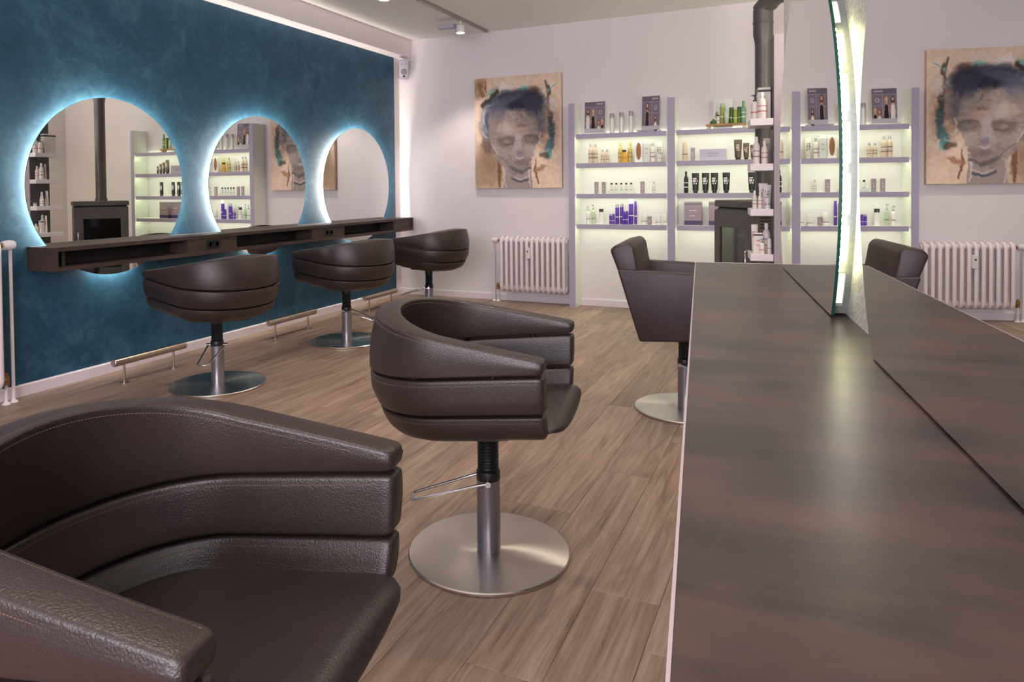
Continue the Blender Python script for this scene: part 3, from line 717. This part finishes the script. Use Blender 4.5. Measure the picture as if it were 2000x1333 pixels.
# posters on the top shelf: printed cards with two or one tall figures
def grid_print(name, w_, h, nx, ny, fn, parent, loc=(0, 0, 0), rough=.45):
    me = bpy.data.meshes.new(name)
    vs = [(w_*(i/nx-.5), 0, h*(j/ny)) for j in range(ny+1) for i in range(nx+1)]
    fs = [(j*(nx+1)+i, j*(nx+1)+i+1, (j+1)*(nx+1)+i+1, (j+1)*(nx+1)+i) for j in range(ny) for i in range(nx)]
    me.from_pydata(vs, [], fs)
    U, V = np.meshgrid(np.linspace(0, 1, nx+1), 1-np.linspace(0, 1, ny+1)); rgb = fn(U, V)
    a = np.clip(rgb/255., 0, 1); a = np.where(a <= .04045, a/12.92, ((a+.055)/1.055)**2.4)
    at = me.color_attributes.new('print', 'FLOAT_COLOR', 'POINT'); buf = np.ones((len(vs), 4), np.float32); buf[:, :3] = a.reshape(-1, 3)
    at.data.foreach_set('color', buf.ravel())
    if 'print_'+str(rough) not in MATS:
        t = NT('printed_surface'); n = t.n('ShaderNodeVertexColor'); n.layer_name = 'print'; t.l(n.outputs[0], t.b.inputs['Base Color']); t.set(rough=rough, spec=.3); MATS['print_'+str(rough)] = t.m
    me.materials.append(MATS['print_'+str(rough)])
    o = bpy.data.objects.new(name, me); col.objects.link(o); o.parent = parent; o.location = loc; return o
def ell(U, V, cx, cy, rx, ry, soft=.15, rot=0):
    c, s = math.cos(rot), math.sin(rot); x = ((U-cx)*c+(V-cy)*s)/rx; y = (-(U-cx)*s+(V-cy)*c)/ry
    return np.clip((1-np.sqrt(x*x+y*y))/soft+.5, 0, 1)
def over(img, m, c): return img*(1-m[..., None])+np.array(c, float)*m[..., None]
def rect(U, V, a, b, c, d): return ((U > a) & (U < b) & (V > c) & (V < d)).astype(float)
def figure(img, U, V, cx, top, s, dress, hair):
    img = over(img, ell(U, V, cx, top+.11*s, .075*s, .13*s, .3), hair)
    img = over(img, ell(U, V, cx, top+.29*s, .09*s, .12*s, .3), (206, 160, 136))
    img = over(img, ell(U, V, cx, top+.07*s, .042*s, .055*s, .3), (222, 178, 152))
    img = over(img, ell(U, V, cx, top+.36*s, .09*s, .13*s, .25), dress); img = over(img, rect(U, V, cx-.085*s, cx+.085*s, top+.42*s, .92), dress)
    img = over(img, ell(U, V, cx-.10*s, top+.41*s, .017*s, .13*s, .3, .12), (206, 160, 136)); img = over(img, ell(U, V, cx+.10*s, top+.41*s, .017*s, .13*s, .3, -.12), (206, 160, 136))
    return img
def card(kind):
    def fn(U, V):
        img = np.zeros(U.shape+(3,))+np.array((128, 116, 132)); img = over(img, rect(U, V, 0, 1, 0, .17), (112, 102, 118))
        for a in (.17, .5): img = over(img, rect(U, V, 0, 1, a-.006, a+.006), (178, 168, 180))
        img = over(img, rect(U, V, .555, .57, .17, .8), (178, 168, 180))
        if kind == 2:
            img = figure(img, U, V, .16, .24, .95, (232, 230, 232), (70, 44, 36)); img = figure(img, U, V, .42, .24, .95, (30, 26, 30), (196, 150, 96))
            img = figure(img, U, V, .70, .62, .8, (236, 232, 232), (140, 92, 62)); img = figure(img, U, V, .87, .56, .8, (40, 32, 34), (200, 150, 100))
        else:
            img = figure(img, U, V, .30, .20, 1.1, (40, 36, 44), (110, 62, 44)); img = figure(img, U, V, .77, .58, .85, (240, 238, 238), (84, 54, 44))
        rg = np.abs(np.sqrt((U-.78)**2+((V-.34)*1.5)**2)-.075); img = over(img, (rg < .012).astype(float), (210, 204, 212))
        tx = rect(U, V, .55, .93, .05, .10)*(np.sin(U*150) > -.4); img = over(img, tx, (200, 192, 204))
        img = over(img, rect(U, V, 0, 1, .86, 1), (196, 194, 198)); return img
    return fn
for X, w_, h, kd, lb, rz in ((-1.737, .185, .280, 2, 'grey poster card showing two pairs of women on the top left shelf', 0), (-1.242, .155, .300, 1, 'grey poster card with one tall woman in black on the top left shelf', R(-6))):
    e = empty('poster_display', (X, 6.262, STOP[0]), rz, lb, 'poster', 'poster cards on the top shelf')
    p = grid_print('poster_card', w_, h, 60, 90, card(kd), e, (0, -.002, .012)); p.rotation_euler = (R(-4), 0, 0)
    q = MB().box(-w_/2, w_/2, .001, .004, .012, .012+h).build('card_back', C_['white'], e); q.rotation_euler = (R(-4), 0, 0)
    MB().box(-w_/2-.01, w_/2+.01, -.035, .035, 0, .012, .002).build('holder', C_['clear'], e)
pen = empty('sample_stick', (-1.262, 6.215, STOP[0]), R(8), 'slim dark sample stick lying in front of the right poster card', 'cosmetic')
MB().lathe([(.001, -.085), (.006, -.084), (.007, -.03), (.007, .06)], 12, (0, 0, .008), 'x').build('barrel', C_['silver'], pen, 40); MB().lathe([(.0075, .06), (.0075, .09), (.001, .091)], 12, (0, 0, .008), 'x').build('cap', C_['darkcap'], pen, 40)

# ------------------------------------------------------------------ painting
def vnoise(U, V, fx, fy, seed):
    rs = np.random.RandomState(seed); g = rs.rand(int(fy)+3, int(fx)+3); x = np.clip(U, 0, 1)*fx; y = np.clip(V, 0, 1)*fy
    xi, yi = x.astype(int), y.astype(int); a, b = x-xi, y-yi; a = a*a*(3-2*a); b = b*b*(3-2*b)
    return (g[yi, xi]*(1-a)+g[yi, xi+1]*a)*(1-b)+(g[yi+1, xi]*(1-a)+g[yi+1, xi+1]*a)*b
def stroke(U, V, pts, wd, soft=.5):
    d = np.full(U.shape, 9.)
    for (x0, y0), (x1, y1) in zip(pts[:-1], pts[1:]):
        dx, dy = x1-x0, (y1-y0); L = dx*dx+dy*dy+1e-9; tt = np.clip(((U-x0)*dx+(V-y0)*dy)/L, 0, 1)
        d = np.minimum(d, np.sqrt((U-x0-tt*dx)**2+((V-y0-tt*dy)*1.2)**2))
    return np.clip((wd-d)/(wd*soft)+.0, 0, 1)
def portrait(U, V):
    X = lambda p: (p-252)/903.; Yv = lambda p: (p-95)/1180.
    n1 = vnoise(U, V, 9, 9, 1); n2 = vnoise(U, V, 40, 40, 2); n3 = vnoise(U, V, 24, 70, 3); n4 = vnoise(U+.1*n1, V+.1*n2, 18, 14, 4)
    Uw = U+.035*(n4-.5)+.02*(n2-.5); Vw = V+.03*(n1-.5)+.015*(n2-.5)
    img = np.zeros(U.shape+(3,))+np.array((226, 200, 180)); img += (n1-.5)[..., None]*16+(n2-.5)[..., None]*8
    E_ = lambda cx, cy, rx, ry, c, k=1., soft=.5, rot=0: None
    def e(img, cx, cy, rx, ry, c, k=1., soft=.5, rot=0, tex=0):
        m = ell(Uw, Vw, X(cx), Yv(cy), rx/903., ry/1180., soft, rot)*k
        if tex: m = m*np.clip(1-tex+tex*2*n3, 0, 1)
        return over(img, m, c)
    def s(img, pts, wd, c, k=1., soft=.6, wob=True):
        P_ = [(X(a), Yv(b)) for a, b in pts]; return over(img, stroke(Uw if wob else U, Vw if wob else V, P_, wd/903., soft)*k, c)
    img = e(img, 330, 1120, 220, 180, (158, 132, 104), .75, .8); img = e(img, 420, 930, 140, 160, (138, 112, 92), .7, .8)
    img = e(img, 310, 190, 80, 120, (160, 126, 92), .75, .7, 0, .4); img = s(img, [(300, 150), (340, 290)], 26, (124, 90, 58), .7); img = s(img, [(370, 130), (375, 250)], 9, (86, 60, 44))
    img = e(img, 1000, 620, 120, 270, (160, 124, 104), .75, .6, 0, .5); img = e(img, 400, 800, 70, 120, (104, 84, 74), .8, .6, 0, .4)
    img = e(img, 600, 215, 80, 50, (226, 218, 214), .95, .6, .3, .4); img = e(img, 740, 180, 90, 60, (220, 205, 196), .6, .7, 0, .6); img = e(img, 775, 235, 50, 35, (110, 186, 186), .9, .6, 0, .4)
    img = e(img, 450, 235, 60, 36, (120, 170, 160), .9, .6, -.5, .5); img = s(img, [(350, 400), (400, 340), (470, 260), (490, 240)], 34, (62, 54, 44), .95); img = e(img, 870, 250, 80, 45, (96, 74, 64), .85, .6, 0, .4)
    img = s(img, [(1000, 170), (1030, 260), (1020, 380), (1030, 470)], 16, (74, 66, 62), .8); img = s(img, [(1010, 280), (1080, 240), (1120, 225)], 7, (110, 180, 180), .8); img = s(img, [(960, 330), (990, 400)], 30, (190, 198, 196), .7)
    img = e(img, 1070, 420, 50, 60, (220, 208, 200), .7, .7)
    # hair dome
    img = e(img, 665, 560, 335, 300, (92, 92, 106), .95, .35, 0, .3); img = e(img, 690, 400, 290, 150, (52, 52, 70), .95, .45, 0, .35); img = e(img, 860, 360, 110, 110, (38, 38, 50), .9, .6); img = e(img, 560, 420, 150, 90, (84, 86, 104), .6, .7)
    img = e(img, 385, 580, 60, 170, (128, 132, 142), .9, .5, .12, .3); img = s(img, [(400, 480), (380, 560), (400, 680), (440, 770)], 22, (58, 66, 88), .95)
    img = s(img, [(340, 610), (350, 480), (420, 380), (520, 325), (600, 300)], 11, (190, 192, 200), .7); img = s(img, [(330, 640), (360, 700), (390, 730)], 12, (190, 186, 186), .8)
    img = e(img, 1050, 560, 34, 90, (66, 70, 66), .9, .6, 0, .4); img = e(img, 1060, 700, 34, 110, (62, 82, 88), .9, .6, .1, .3); img = e(img, 1030, 850, 40, 90, (70, 108, 118), .9, .6, .4, .3); img = e(img, 1025, 930, 40, 50, (92, 160, 158), .9, .6, 0, .4); img = e(img, 985, 945, 40, 30, (90, 74, 62), .8, .6)
    # neck, collar
    m = rect(Uw, Vw, X(560), X(860), Yv(1000), 1.01); img = over(img, m*.95, (158, 144, 142)); img = s(img, [(515, 930), (520, 1100), (510, 1240)], 26, (112, 82, 62), .9); img = s(img, [(900, 980), (900, 1120), (910, 1230)], 14, (110, 80, 62), .85)
    img = e(img, 940, 1080, 60, 26, (164, 116, 90), .8, .7, -.3); img = s(img, [(640, 1160), (730, 1215), (820, 1190)], 14, (74, 80, 98), .9); img = s(img, [(660, 1140), (740, 1190), (820, 1160)], 5, (214, 206, 204), .8)
    img = s(img, [(580, 1040), (560, 1150), (580, 1260)], 9, (208, 200, 204), .6); img = s(img, [(838, 1080), (830, 1240)], 8, (216, 210, 210), .8)
    # face: egg
    cy = 720; ry = 420.; tv = np.clip((Vw-Yv(cy))/(ry/1180.), -1.2, 1.2); wf_ = 265*(1-.30*np.clip(tv, 0, 1)**1.4)/903.
    m = np.clip((1-np.sqrt(((Uw-X(668))/wf_)**2+tv**2))/.10+.3, 0, 1)
    img = over(img, m, (146, 132, 128)); img += (m*(n3-.5))[..., None]*26+(m*(n1-.5))[..., None]*18
    img = e(img, 690, 365, 230, 95, (48, 50, 72), .92, .6, .05, .3); img = e(img, 700, 410, 110, 60, (40, 42, 64), .85, .7); img = e(img, 500, 440, 110, 110, (88, 92, 112), .8, .8, 0, .3); img = e(img, 870, 400, 70, 110, (62, 62, 80), .8, .8); img = e(img, 600, 330, 160, 40, (112, 112, 128), .5, .8, -.15, .4)
    img = e(img, 470, 620, 90, 160, (122, 106, 102), .6, .8); img = e(img, 600, 640, 90, 60, (170, 158, 152), .7, .8); img = e(img, 750, 660, 70, 60, (172, 142, 132), .7, .8); img = e(img, 830, 880, 60, 80, (172, 160, 156), .7, .8); img = e(img, 540, 880, 80, 80, (160, 148, 146), .6, .8)
    img = e(img, 598, 775, 95, 60, (108, 96, 92), .85, .7); img = e(img, 838, 770, 85, 55, (110, 98, 94), .8, .7); img = s(img, [(520, 760), (600, 725), (690, 735)], 16, (104, 92, 86), .8); img = s(img, [(770, 735), (830, 730), (900, 745)], 16, (104, 92, 86), .8)
    img = s(img, [(560, 800), (610, 812), (660, 795)], 8, (90, 78, 76), .7); img = e(img, 600, 780, 40, 18, (140, 128, 122), .6, .8); img = e(img, 835, 775, 40, 18, (140, 128, 122), .6, .8)
    img = e(img, 712, 830, 34, 150, (168, 158, 166), .7, .8); img = e(img, 724, 910, 28, 34, (120, 112, 128), .8, .7); img = s(img, [(690, 950), (735, 975), (770, 945)], 9, (192, 184, 184), .7)
    img = e(img, 735, 1010, 75, 26, (120, 106, 104), .7, .8); img = s(img, [(640, 1060), (740, 1110), (830, 1060)], 22, (92, 86, 92), .7); img = s(img, [(500, 920), (580, 1010), (650, 1080)], 8, (108, 104, 118), .8)
    img = e(img, 745, 610, 45, 16, (116, 94, 88), .7, .7); img = s(img, [(735, 500), (745, 540)], 14, (96, 88, 96), .7); img = e(img, 690, 480, 80, 40, (160, 140, 130), .5, .8)
    img = s(img, [(430, 800), (460, 860), (490, 910)], 9, (206, 202, 206), .6); img = s(img, [(940, 690), (925, 740), (935, 830)], 11, (206, 204, 204), .6); img = s(img, [(900, 975), (960, 930), (1020, 885)], 7, (210, 200, 196), .6); img = s(img, [(930, 480), (925, 660)], 7, (120, 116, 124), .7)
    img += (n2-.5)[..., None]*10
    return img
pa = empty('portrait_painting', (-2.513, YW-.003, 1.084), 0, 'abstract painting of a grey face with dark hair on the back wall', 'painting')
MB().box(-.444, .444, -.035, 0, 0, 1.072, .002).build('canvas', mat('canvas_edge', lin(196, 164, 140), .8), pa)
grid_print('painted_face', .886, 1.070, 190, 230, portrait, pa, (0, -.0356, .001), .6)

# ------------------------------------------------------------------ radiators
def racetrack(d0, d1, z0, z1, n=8):
    r = (d1-d0)/2; c = (d0+d1)/2; pts = []
    for i in range(n+1): a = math.pi*i/n; pts.append((c-r*math.cos(a)*-1, z1-r+r*math.sin(a)))
    for i in range(n+1): a = math.pi+math.pi*i/n; pts.append((c+r*math.cos(a), z0+r+r*math.sin(a)))
    return pts
def radiator(loc, rz, ncol, pitch, z0, z1, label, mirror=1):
    e = empty('radiator', loc, rz, label, 'radiator')
    r = .0165
    q = MB()
    path = [(0, d_, z_) for d_, z_ in racetrack(-.125, -.04, z0, z1)]
    q.tube(path, r, 10, True)
    q.tube([(0, -.082, z0+.02), (0, -.082, z1-.02)], r*.9, 8)
    for zz in (z0+.028, z1-.028): q.lathe([(.024, -pitch/2), (.026, 0), (.024, pitch/2)], 12, (0, -.082, zz), 'x')
    me = q.mesh('radiator_column', rad_white, 60)
    for i in range(ncol):
        o = bpy.data.objects.new('radiator_column', me); col.objects.link(o); o.parent = e; o.location = (mirror*(i+.5)*pitch, 0, 0)
    for zz in (z0+.03, z1-.03):
        for k in (1, ncol-2): MB().box(mirror*(k+.5)*pitch-.012, mirror*(k+.5)*pitch+.012, -.03, 0, zz-.03, zz).build('wall_bracket', rad_white, e)
    k = ncol*.45
    cm = MB().box(mirror*k*pitch-.02, mirror*k*pitch+.02, -.152, -.130, z1-.19, z1-.085, .003).build('heat_meter', white_plastic, e)
    MB().box(mirror*k*pitch-.008, mirror*k*pitch+.006, -.1535, -.152, z1-.128, z1-.116).build('display', C_['darkcap'], cm)
    tv = MB(); tv.lathe([(.015, -mirror*.022), (.024, -mirror*.026), (.026, -mirror*.06), (.022, -mirror*.082), (.001, -mirror*.084)], 18, (0, -.082, z1-.028), 'x')
    v = tv.build('thermostat_valve', white_plastic, e, 40)
    MB().lathe([(.011, 0), (.011, -mirror*.026)], 12, (0, -.082, z1-.028), 'x').build('fitting', brass, v, 40)
    xp = -mirror*.078
    MB().tube([(xp, -.06, z1-.028), (xp, -.058, z1-.07), (xp, -.058, .008)], .0085, 12).build('supply_pipe', rad_white, e, 50)
    xq = -mirror*.035
    MB().tube([(xq, -.07, z0+.03), (xq, -.066, .008)], .0085, 12).build('return_pipe', rad_white, e, 50)
    fq = MB(); fq.lathe([(.013, 0), (.013, -mirror*.03)], 12, (0, -.075, z0+.028), 'x'); fq.lathe([(.014, z0+.0), (.014, z0+.05)], 12, (xq, -.07, 0)); fq.lathe([(.008, z0+.05), (.008, z0+.066)], 10, (xq, -.07, 0))
    fq.build('lower_fitting', brass, e, 40)
    for xx, dd in ((xp, -.058), (xq, -.066)): MB().lathe([(.021, 0), (.019, .006), (.010, .012), (.0085, .02)], 16, (xx, dd, 0)).build('floor_collar', rad_white, e, 50)
    return e
radiator((-2.672, YW-.012, 0), 0, 13, .0515, .113, .615, 'white column radiator under the painting on the back wall')
radiator((XW+.014, 2.235, 0), R(90), 12, .0515, .10, .852, 'white radiator pipes and valve at the left edge in front of the teal wall', -1)

# ------------------------------------------------------------------ wood stove and flue
ST = Vector((-.31, 5.50, 0)); sphi = math.atan2(-.84, .54)+math.pi   # local -y is the front
sv = empty('wood_stove', ST, 0, 'dark grey wood stove with glass door beside the shelving', 'stove')
sv.rotation_euler = (0, 0, math.atan2(-.54, -.84)+math.pi/2)
MB().box(-.27, .27, -.20, .20, .10, .925, .006).build('body', iron, sv)
MB().box(-.25, .25, -.18, .18, .0, .10).build('plinth', iron_dark, sv)
MB().box(-.28, .28, -.215, .205, .935, .985, .006).build('top_plate', iron, sv)
MB().box(-.26, .26, -.19, .19, .925, .935).build('air_gap', niche_dark, sv)
dr = MB(); dr.box(-.27, -.19, -.222, -.2, .14, .915, .003); dr.box(.18, .27, -.222, -.2, .14, .915, .003); dr.box(-.19, .18, -.222, -.2, .79, .915, .003); dr.box(-.19, .18, -.222, -.2, .14, .24, .003)
dr = dr.build('door', iron, sv); MB().box(-.19, .18, -.212, -.206, .24, .79).build('door_glass', stove_glass, dr); MB().tube([(.235, -.225, .50), (.235, -.25, .51), (.235, -.25, .64), (.235, -.225, .65)], .006, 8).build('door_handle', chrome, dr, 50)
vt = MB()
for k in range(4):
    for x0 in (-.16, .02): vt.box(.27, .2715, x0, x0+.13, .80+k*.022, .809+k*.022)
vt.build('air_vent', niche_dark, sv)
fp_ = empty('flue_pipe', (-.297, 5.53, .985), 0, 'dark flue pipe rising from the stove to an elbow', 'pipe')
MB().lathe([(.064, 0), (.064, .03), (.056, .03), (.056, 1.16)], 28).build('pipe', iron_dark, fp_, 40)
MB().lathe([(.056, 1.10), (.058, 1.135), (.068, 1.18), (.068, 1.26), (.071, 1.262), (.071, 1.272), (.068, 1.274), (.068, 1.36)], 28).build('sleeve', iron_dark, fp_, 40)
el = MB(); c0 = Vector((0, 0, 1.36)); dirs = []
d2 = Vector((.62, -.45, .64)).normalized(); d3 = Vector((.80, -.58, .12)).normalized()
def cyl(mb, a, b, r): mb.tube([a, b], r, 28)
p1 = c0; p2 = p1+d2*.12; p3 = p2+d3*.14
p4 = p3+d3*.3
el.tube([c0-Vector((0, 0, .05)), c0+Vector((0, 0, .01)), p2-d2*.05, p2+d2*.0, p2+d3*.05, p4], .068, 28)
el = el.build('elbow', iron_dark, fp_, 40)
for p_, d_ in ((c0, Vector((0, 0, 1)).lerp(d2, .5).normalized()), (p2, d2.lerp(d3, .5).normalized())):
    r_ = MB(); r_.tube([p_-d_*.005, p_+d_*.005], .0715, 28); r_.build('seam_ring', iron_dark, el, 40)
hk = empty('fire_brush', (.075, 6.34, 1.02), 0, 'reddish brown fire brush hanging on the wall right of the shelving', 'fire tool')
MB().tube([(0, 0, .0), (.004, 0, .10), (-.006, 0, .22), (.0, 0, .32)], [.016, .02, .012, .008], 10).build('brush', mat('brush_brown', lin(110, 58, 42), .6), hk, 50)
MB().tube([(0, 0, .32), (.012, 0, .36), (.036, 0, .345), (.04, 0, .30)], .008, 8).build('hook', MATS['brush_brown'], hk, 50)
MB().lathe([(.006, -.0), (.006, .036)], 10, (.01, 0, .352), 'y').build('nail', iron_dark, hk)

# ------------------------------------------------------------------ display tower beyond the counter
tw = empty('display_tower', CN*.432+CT*4.755, PHI, 'tall narrow mauve display tower with white shelves beyond the counter end', 'shelf')
MB().box(0, .075, 0, .20, 0, 2.02).build('panel', mauve_panel, tw)
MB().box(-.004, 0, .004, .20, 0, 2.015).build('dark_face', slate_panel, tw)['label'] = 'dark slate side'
TT = [1.506, 1.226, .945, .664]
for z in TT: MB().box(-.137, -.004, 0, .27, z-.043, z, .002).build('shelf_board', trim_white, tw)
def W(kind, name, label, cat, nn, tt, si, w_, h, body, cap='white', ink='grey', d=None):
    p = CN*nn+CT*tt; product(kind, name, label, cat, p.x, p.y, TT[si], w_, h, body, cap, ink, 'white products on the display tower', PHI, d)
W('pump', 'white_bottle', 'white bottle with dark pump on the top shelf of the tower, left', 'bottle', .326, 4.82, 0, .046, .155, 'pearl', 'darkcap', 'red')
W('bottle', 'white_bottle', 'big white bottle at the front of the top tower shelf', 'bottle', .366, 4.79, 0, .054, .165, 'pearl', 'white', 'red')
W('box', 'white_box', 'white carton with black band on the top tower shelf', 'box', .385, 4.93, 0, .075, .205, 'pearl', 'black', 'pearl', .12)
W('bottle', 'white_bottle', 'taller white bottle on the second tower shelf', 'bottle', .336, 4.83, 1, .042, .172, 'pearl', 'white', 'grey')
W('bottle', 'white_bottle', 'shorter white bottle with silver collar on the second tower shelf', 'bottle', .382, 4.81, 1, .039, .142, 'pearl', 'white', 'red')
W('tube', 'white_tube', 'white tube standing behind the bottles on the second tower shelf', 'tube', .402, 4.90, 1, .042, .165, 'beige', 'white', 'grey')
W('bottle', 'slim_bottle', 'slim white bottle at the left of the third tower shelf', 'bottle', .325, 4.83, 2, .028, .112, 'pearl', 'white', 'grey')
W('bottle', 'slim_bottle', 'slim white bottle, second on the third tower shelf', 'bottle', .357, 4.83, 2, .028, .106, 'pearl', 'white', 'red')
W('tube', 'white_tube', 'wide white tube at the back of the third tower shelf', 'tube', .380, 4.90, 2, .054, .160, 'pearl', 'white', 'grey')
W('tube', 'white_tube', 'white tube at the right of the third tower shelf', 'tube', .402, 4.86, 2, .046, .150, 'pearl', 'white', 'grey')
W('jar', 'small_jar', 'small white jar at the front of the third tower shelf', 'jar', .397, 4.79, 2, .036, .036, 'pearl', 'silver', 'grey')
W('tube', 'white_tube', 'white tube at the left of the lowest tower shelf', 'tube', .326, 4.86, 3, .040, .180, 'pearl', 'white', 'red')
W('box', 'white_box', 'small white carton with black band on the lowest tower shelf', 'box', .343, 4.82, 3, .054, .130, 'pearl', 'black', 'red', .03)
W('pump', 'white_bottle', 'small white pump bottle in front on the lowest tower shelf', 'bottle', .364, 4.785, 3, .032, .095, 'pearl', 'silver', 'red')
W('bottle', 'white_bottle', 'tall white bottle at the right of the lowest tower shelf', 'bottle', .396, 4.86, 3, .046, .188, 'pearl', 'white', 'grey')
W('can', 'white_can', 'small white can in front of the tall bottle on the lowest tower shelf', 'bottle', .408, 4.80, 3, .026, .095, 'pearl', 'pearl', 'red')

# ------------------------------------------------------------------ speaker, track lights
sp = empty('wall_speaker', (-3.715, 6.262, 2.205), R(36), 'grey loudspeaker mounted high in the corner beside the teal wall', 'speaker')
MB().box(-.052, .052, -.05, .05, 0, .19, .016).build('cabinet', grey_plastic, sp, 40)
MB().box(-.045, .045, -.056, -.048, .008, .182, .004).build('front_baffle', mat('baffle_grey', lin(190, 186, 198), .5), sp, 40)
MB().lathe([(.001, -.0595), (.028, -.059), (.032, -.0565), (.033, -.055)], 24, (0, 0, .062), 'y').build('woofer', mat('speaker_mesh', lin(140, 134, 146), .7), sp, 50)
for dx in (-.02, .02): MB().lathe([(.001, -.058), (.007, -.0575), (.008, -.055)], 14, (dx, 0, .135+.008*(dx > 0)), 'y').build('tweeter', MATS['speaker_mesh'], sp, 50)
MB().box(-.012, .012, -.0575, -.056, .010, .026).build('badge', C_['black'], sp)
MB().box(-.012, .012, .045, .085, .08, .11).build('wall_arm', grey_plastic, sp)
trk = empty('ceiling_track', (-2.80, 0, ZC), 0, 'grey lighting track running along the ceiling', 'track')
MB().box(-.017, .017, -1.5, 6.28, -.022, 0).build('rail', mat('track_grey', lin(150, 142, 138), .4, .3), trk)
MB().box(-.018, .018, 6.28, 6.292, -.023, 0).build('end_cap', grey_plastic, trk)
def track_spot(y, label, aim, power, box=True):
    e = empty('track_spotlight', (-2.815, y, ZC-.022), 0, label, 'spotlight', 'spotlights on the ceiling track')
    MB().lathe([(.009, 0), (.009, -.045)], 10).build('stem', white_plastic, e)
    h = MB(); h.lathe([(.030, -.040), (.036, -.046), (.040, -.105), (.040, -.110), (.036, -.108), (.034, -.098)], 24); h.build('housing', white_plastic, e, 40)
    MB().lathe([(.001, -.102), (.034, -.103)], 24).build('lens', lamp_lens, e)
    MB().box(-.05, -.038, -.006, .006, -.10, -.03).build('bracket', chrome, e)
    if box: MB().box(-.22, -.055, -.035, .035, -.058, -.018, .004).build('driver_box', grey_plastic, e)
    spot('spot_beam', (0, 0, -.125), aim, power, WARM, 95, .5, .03, e)
    return e
track_spot(5.75, 'lit track spotlight with driver box nearest the back wall', (-.1, .05, -1), 36)
track_spot(4.48, 'lit track spotlight at the top edge, second from the back wall', (-.1, -.05, -1), 34, False)
# unseen fill spots added above the frame to light the room
spot('fill_spot', (.75, 4.6, ZC-.08), (-.1, .25, -1), 34, (1, .93, .52), 120, .7, .06)  # warm fill added for the far right, no ceiling lamp known there
for x_, y_, p_ in ((-1.4, 3.6, 38), (-1.2, .9, 34), (-.5, 2.3, 24), (-2.8, 2.2, 24), (-1.5, 5.2, 24)):
    spot('fill_spot', (x_, y_, ZC-.08), (0, 0, -1), p_, WARM, 105, .6, .05)
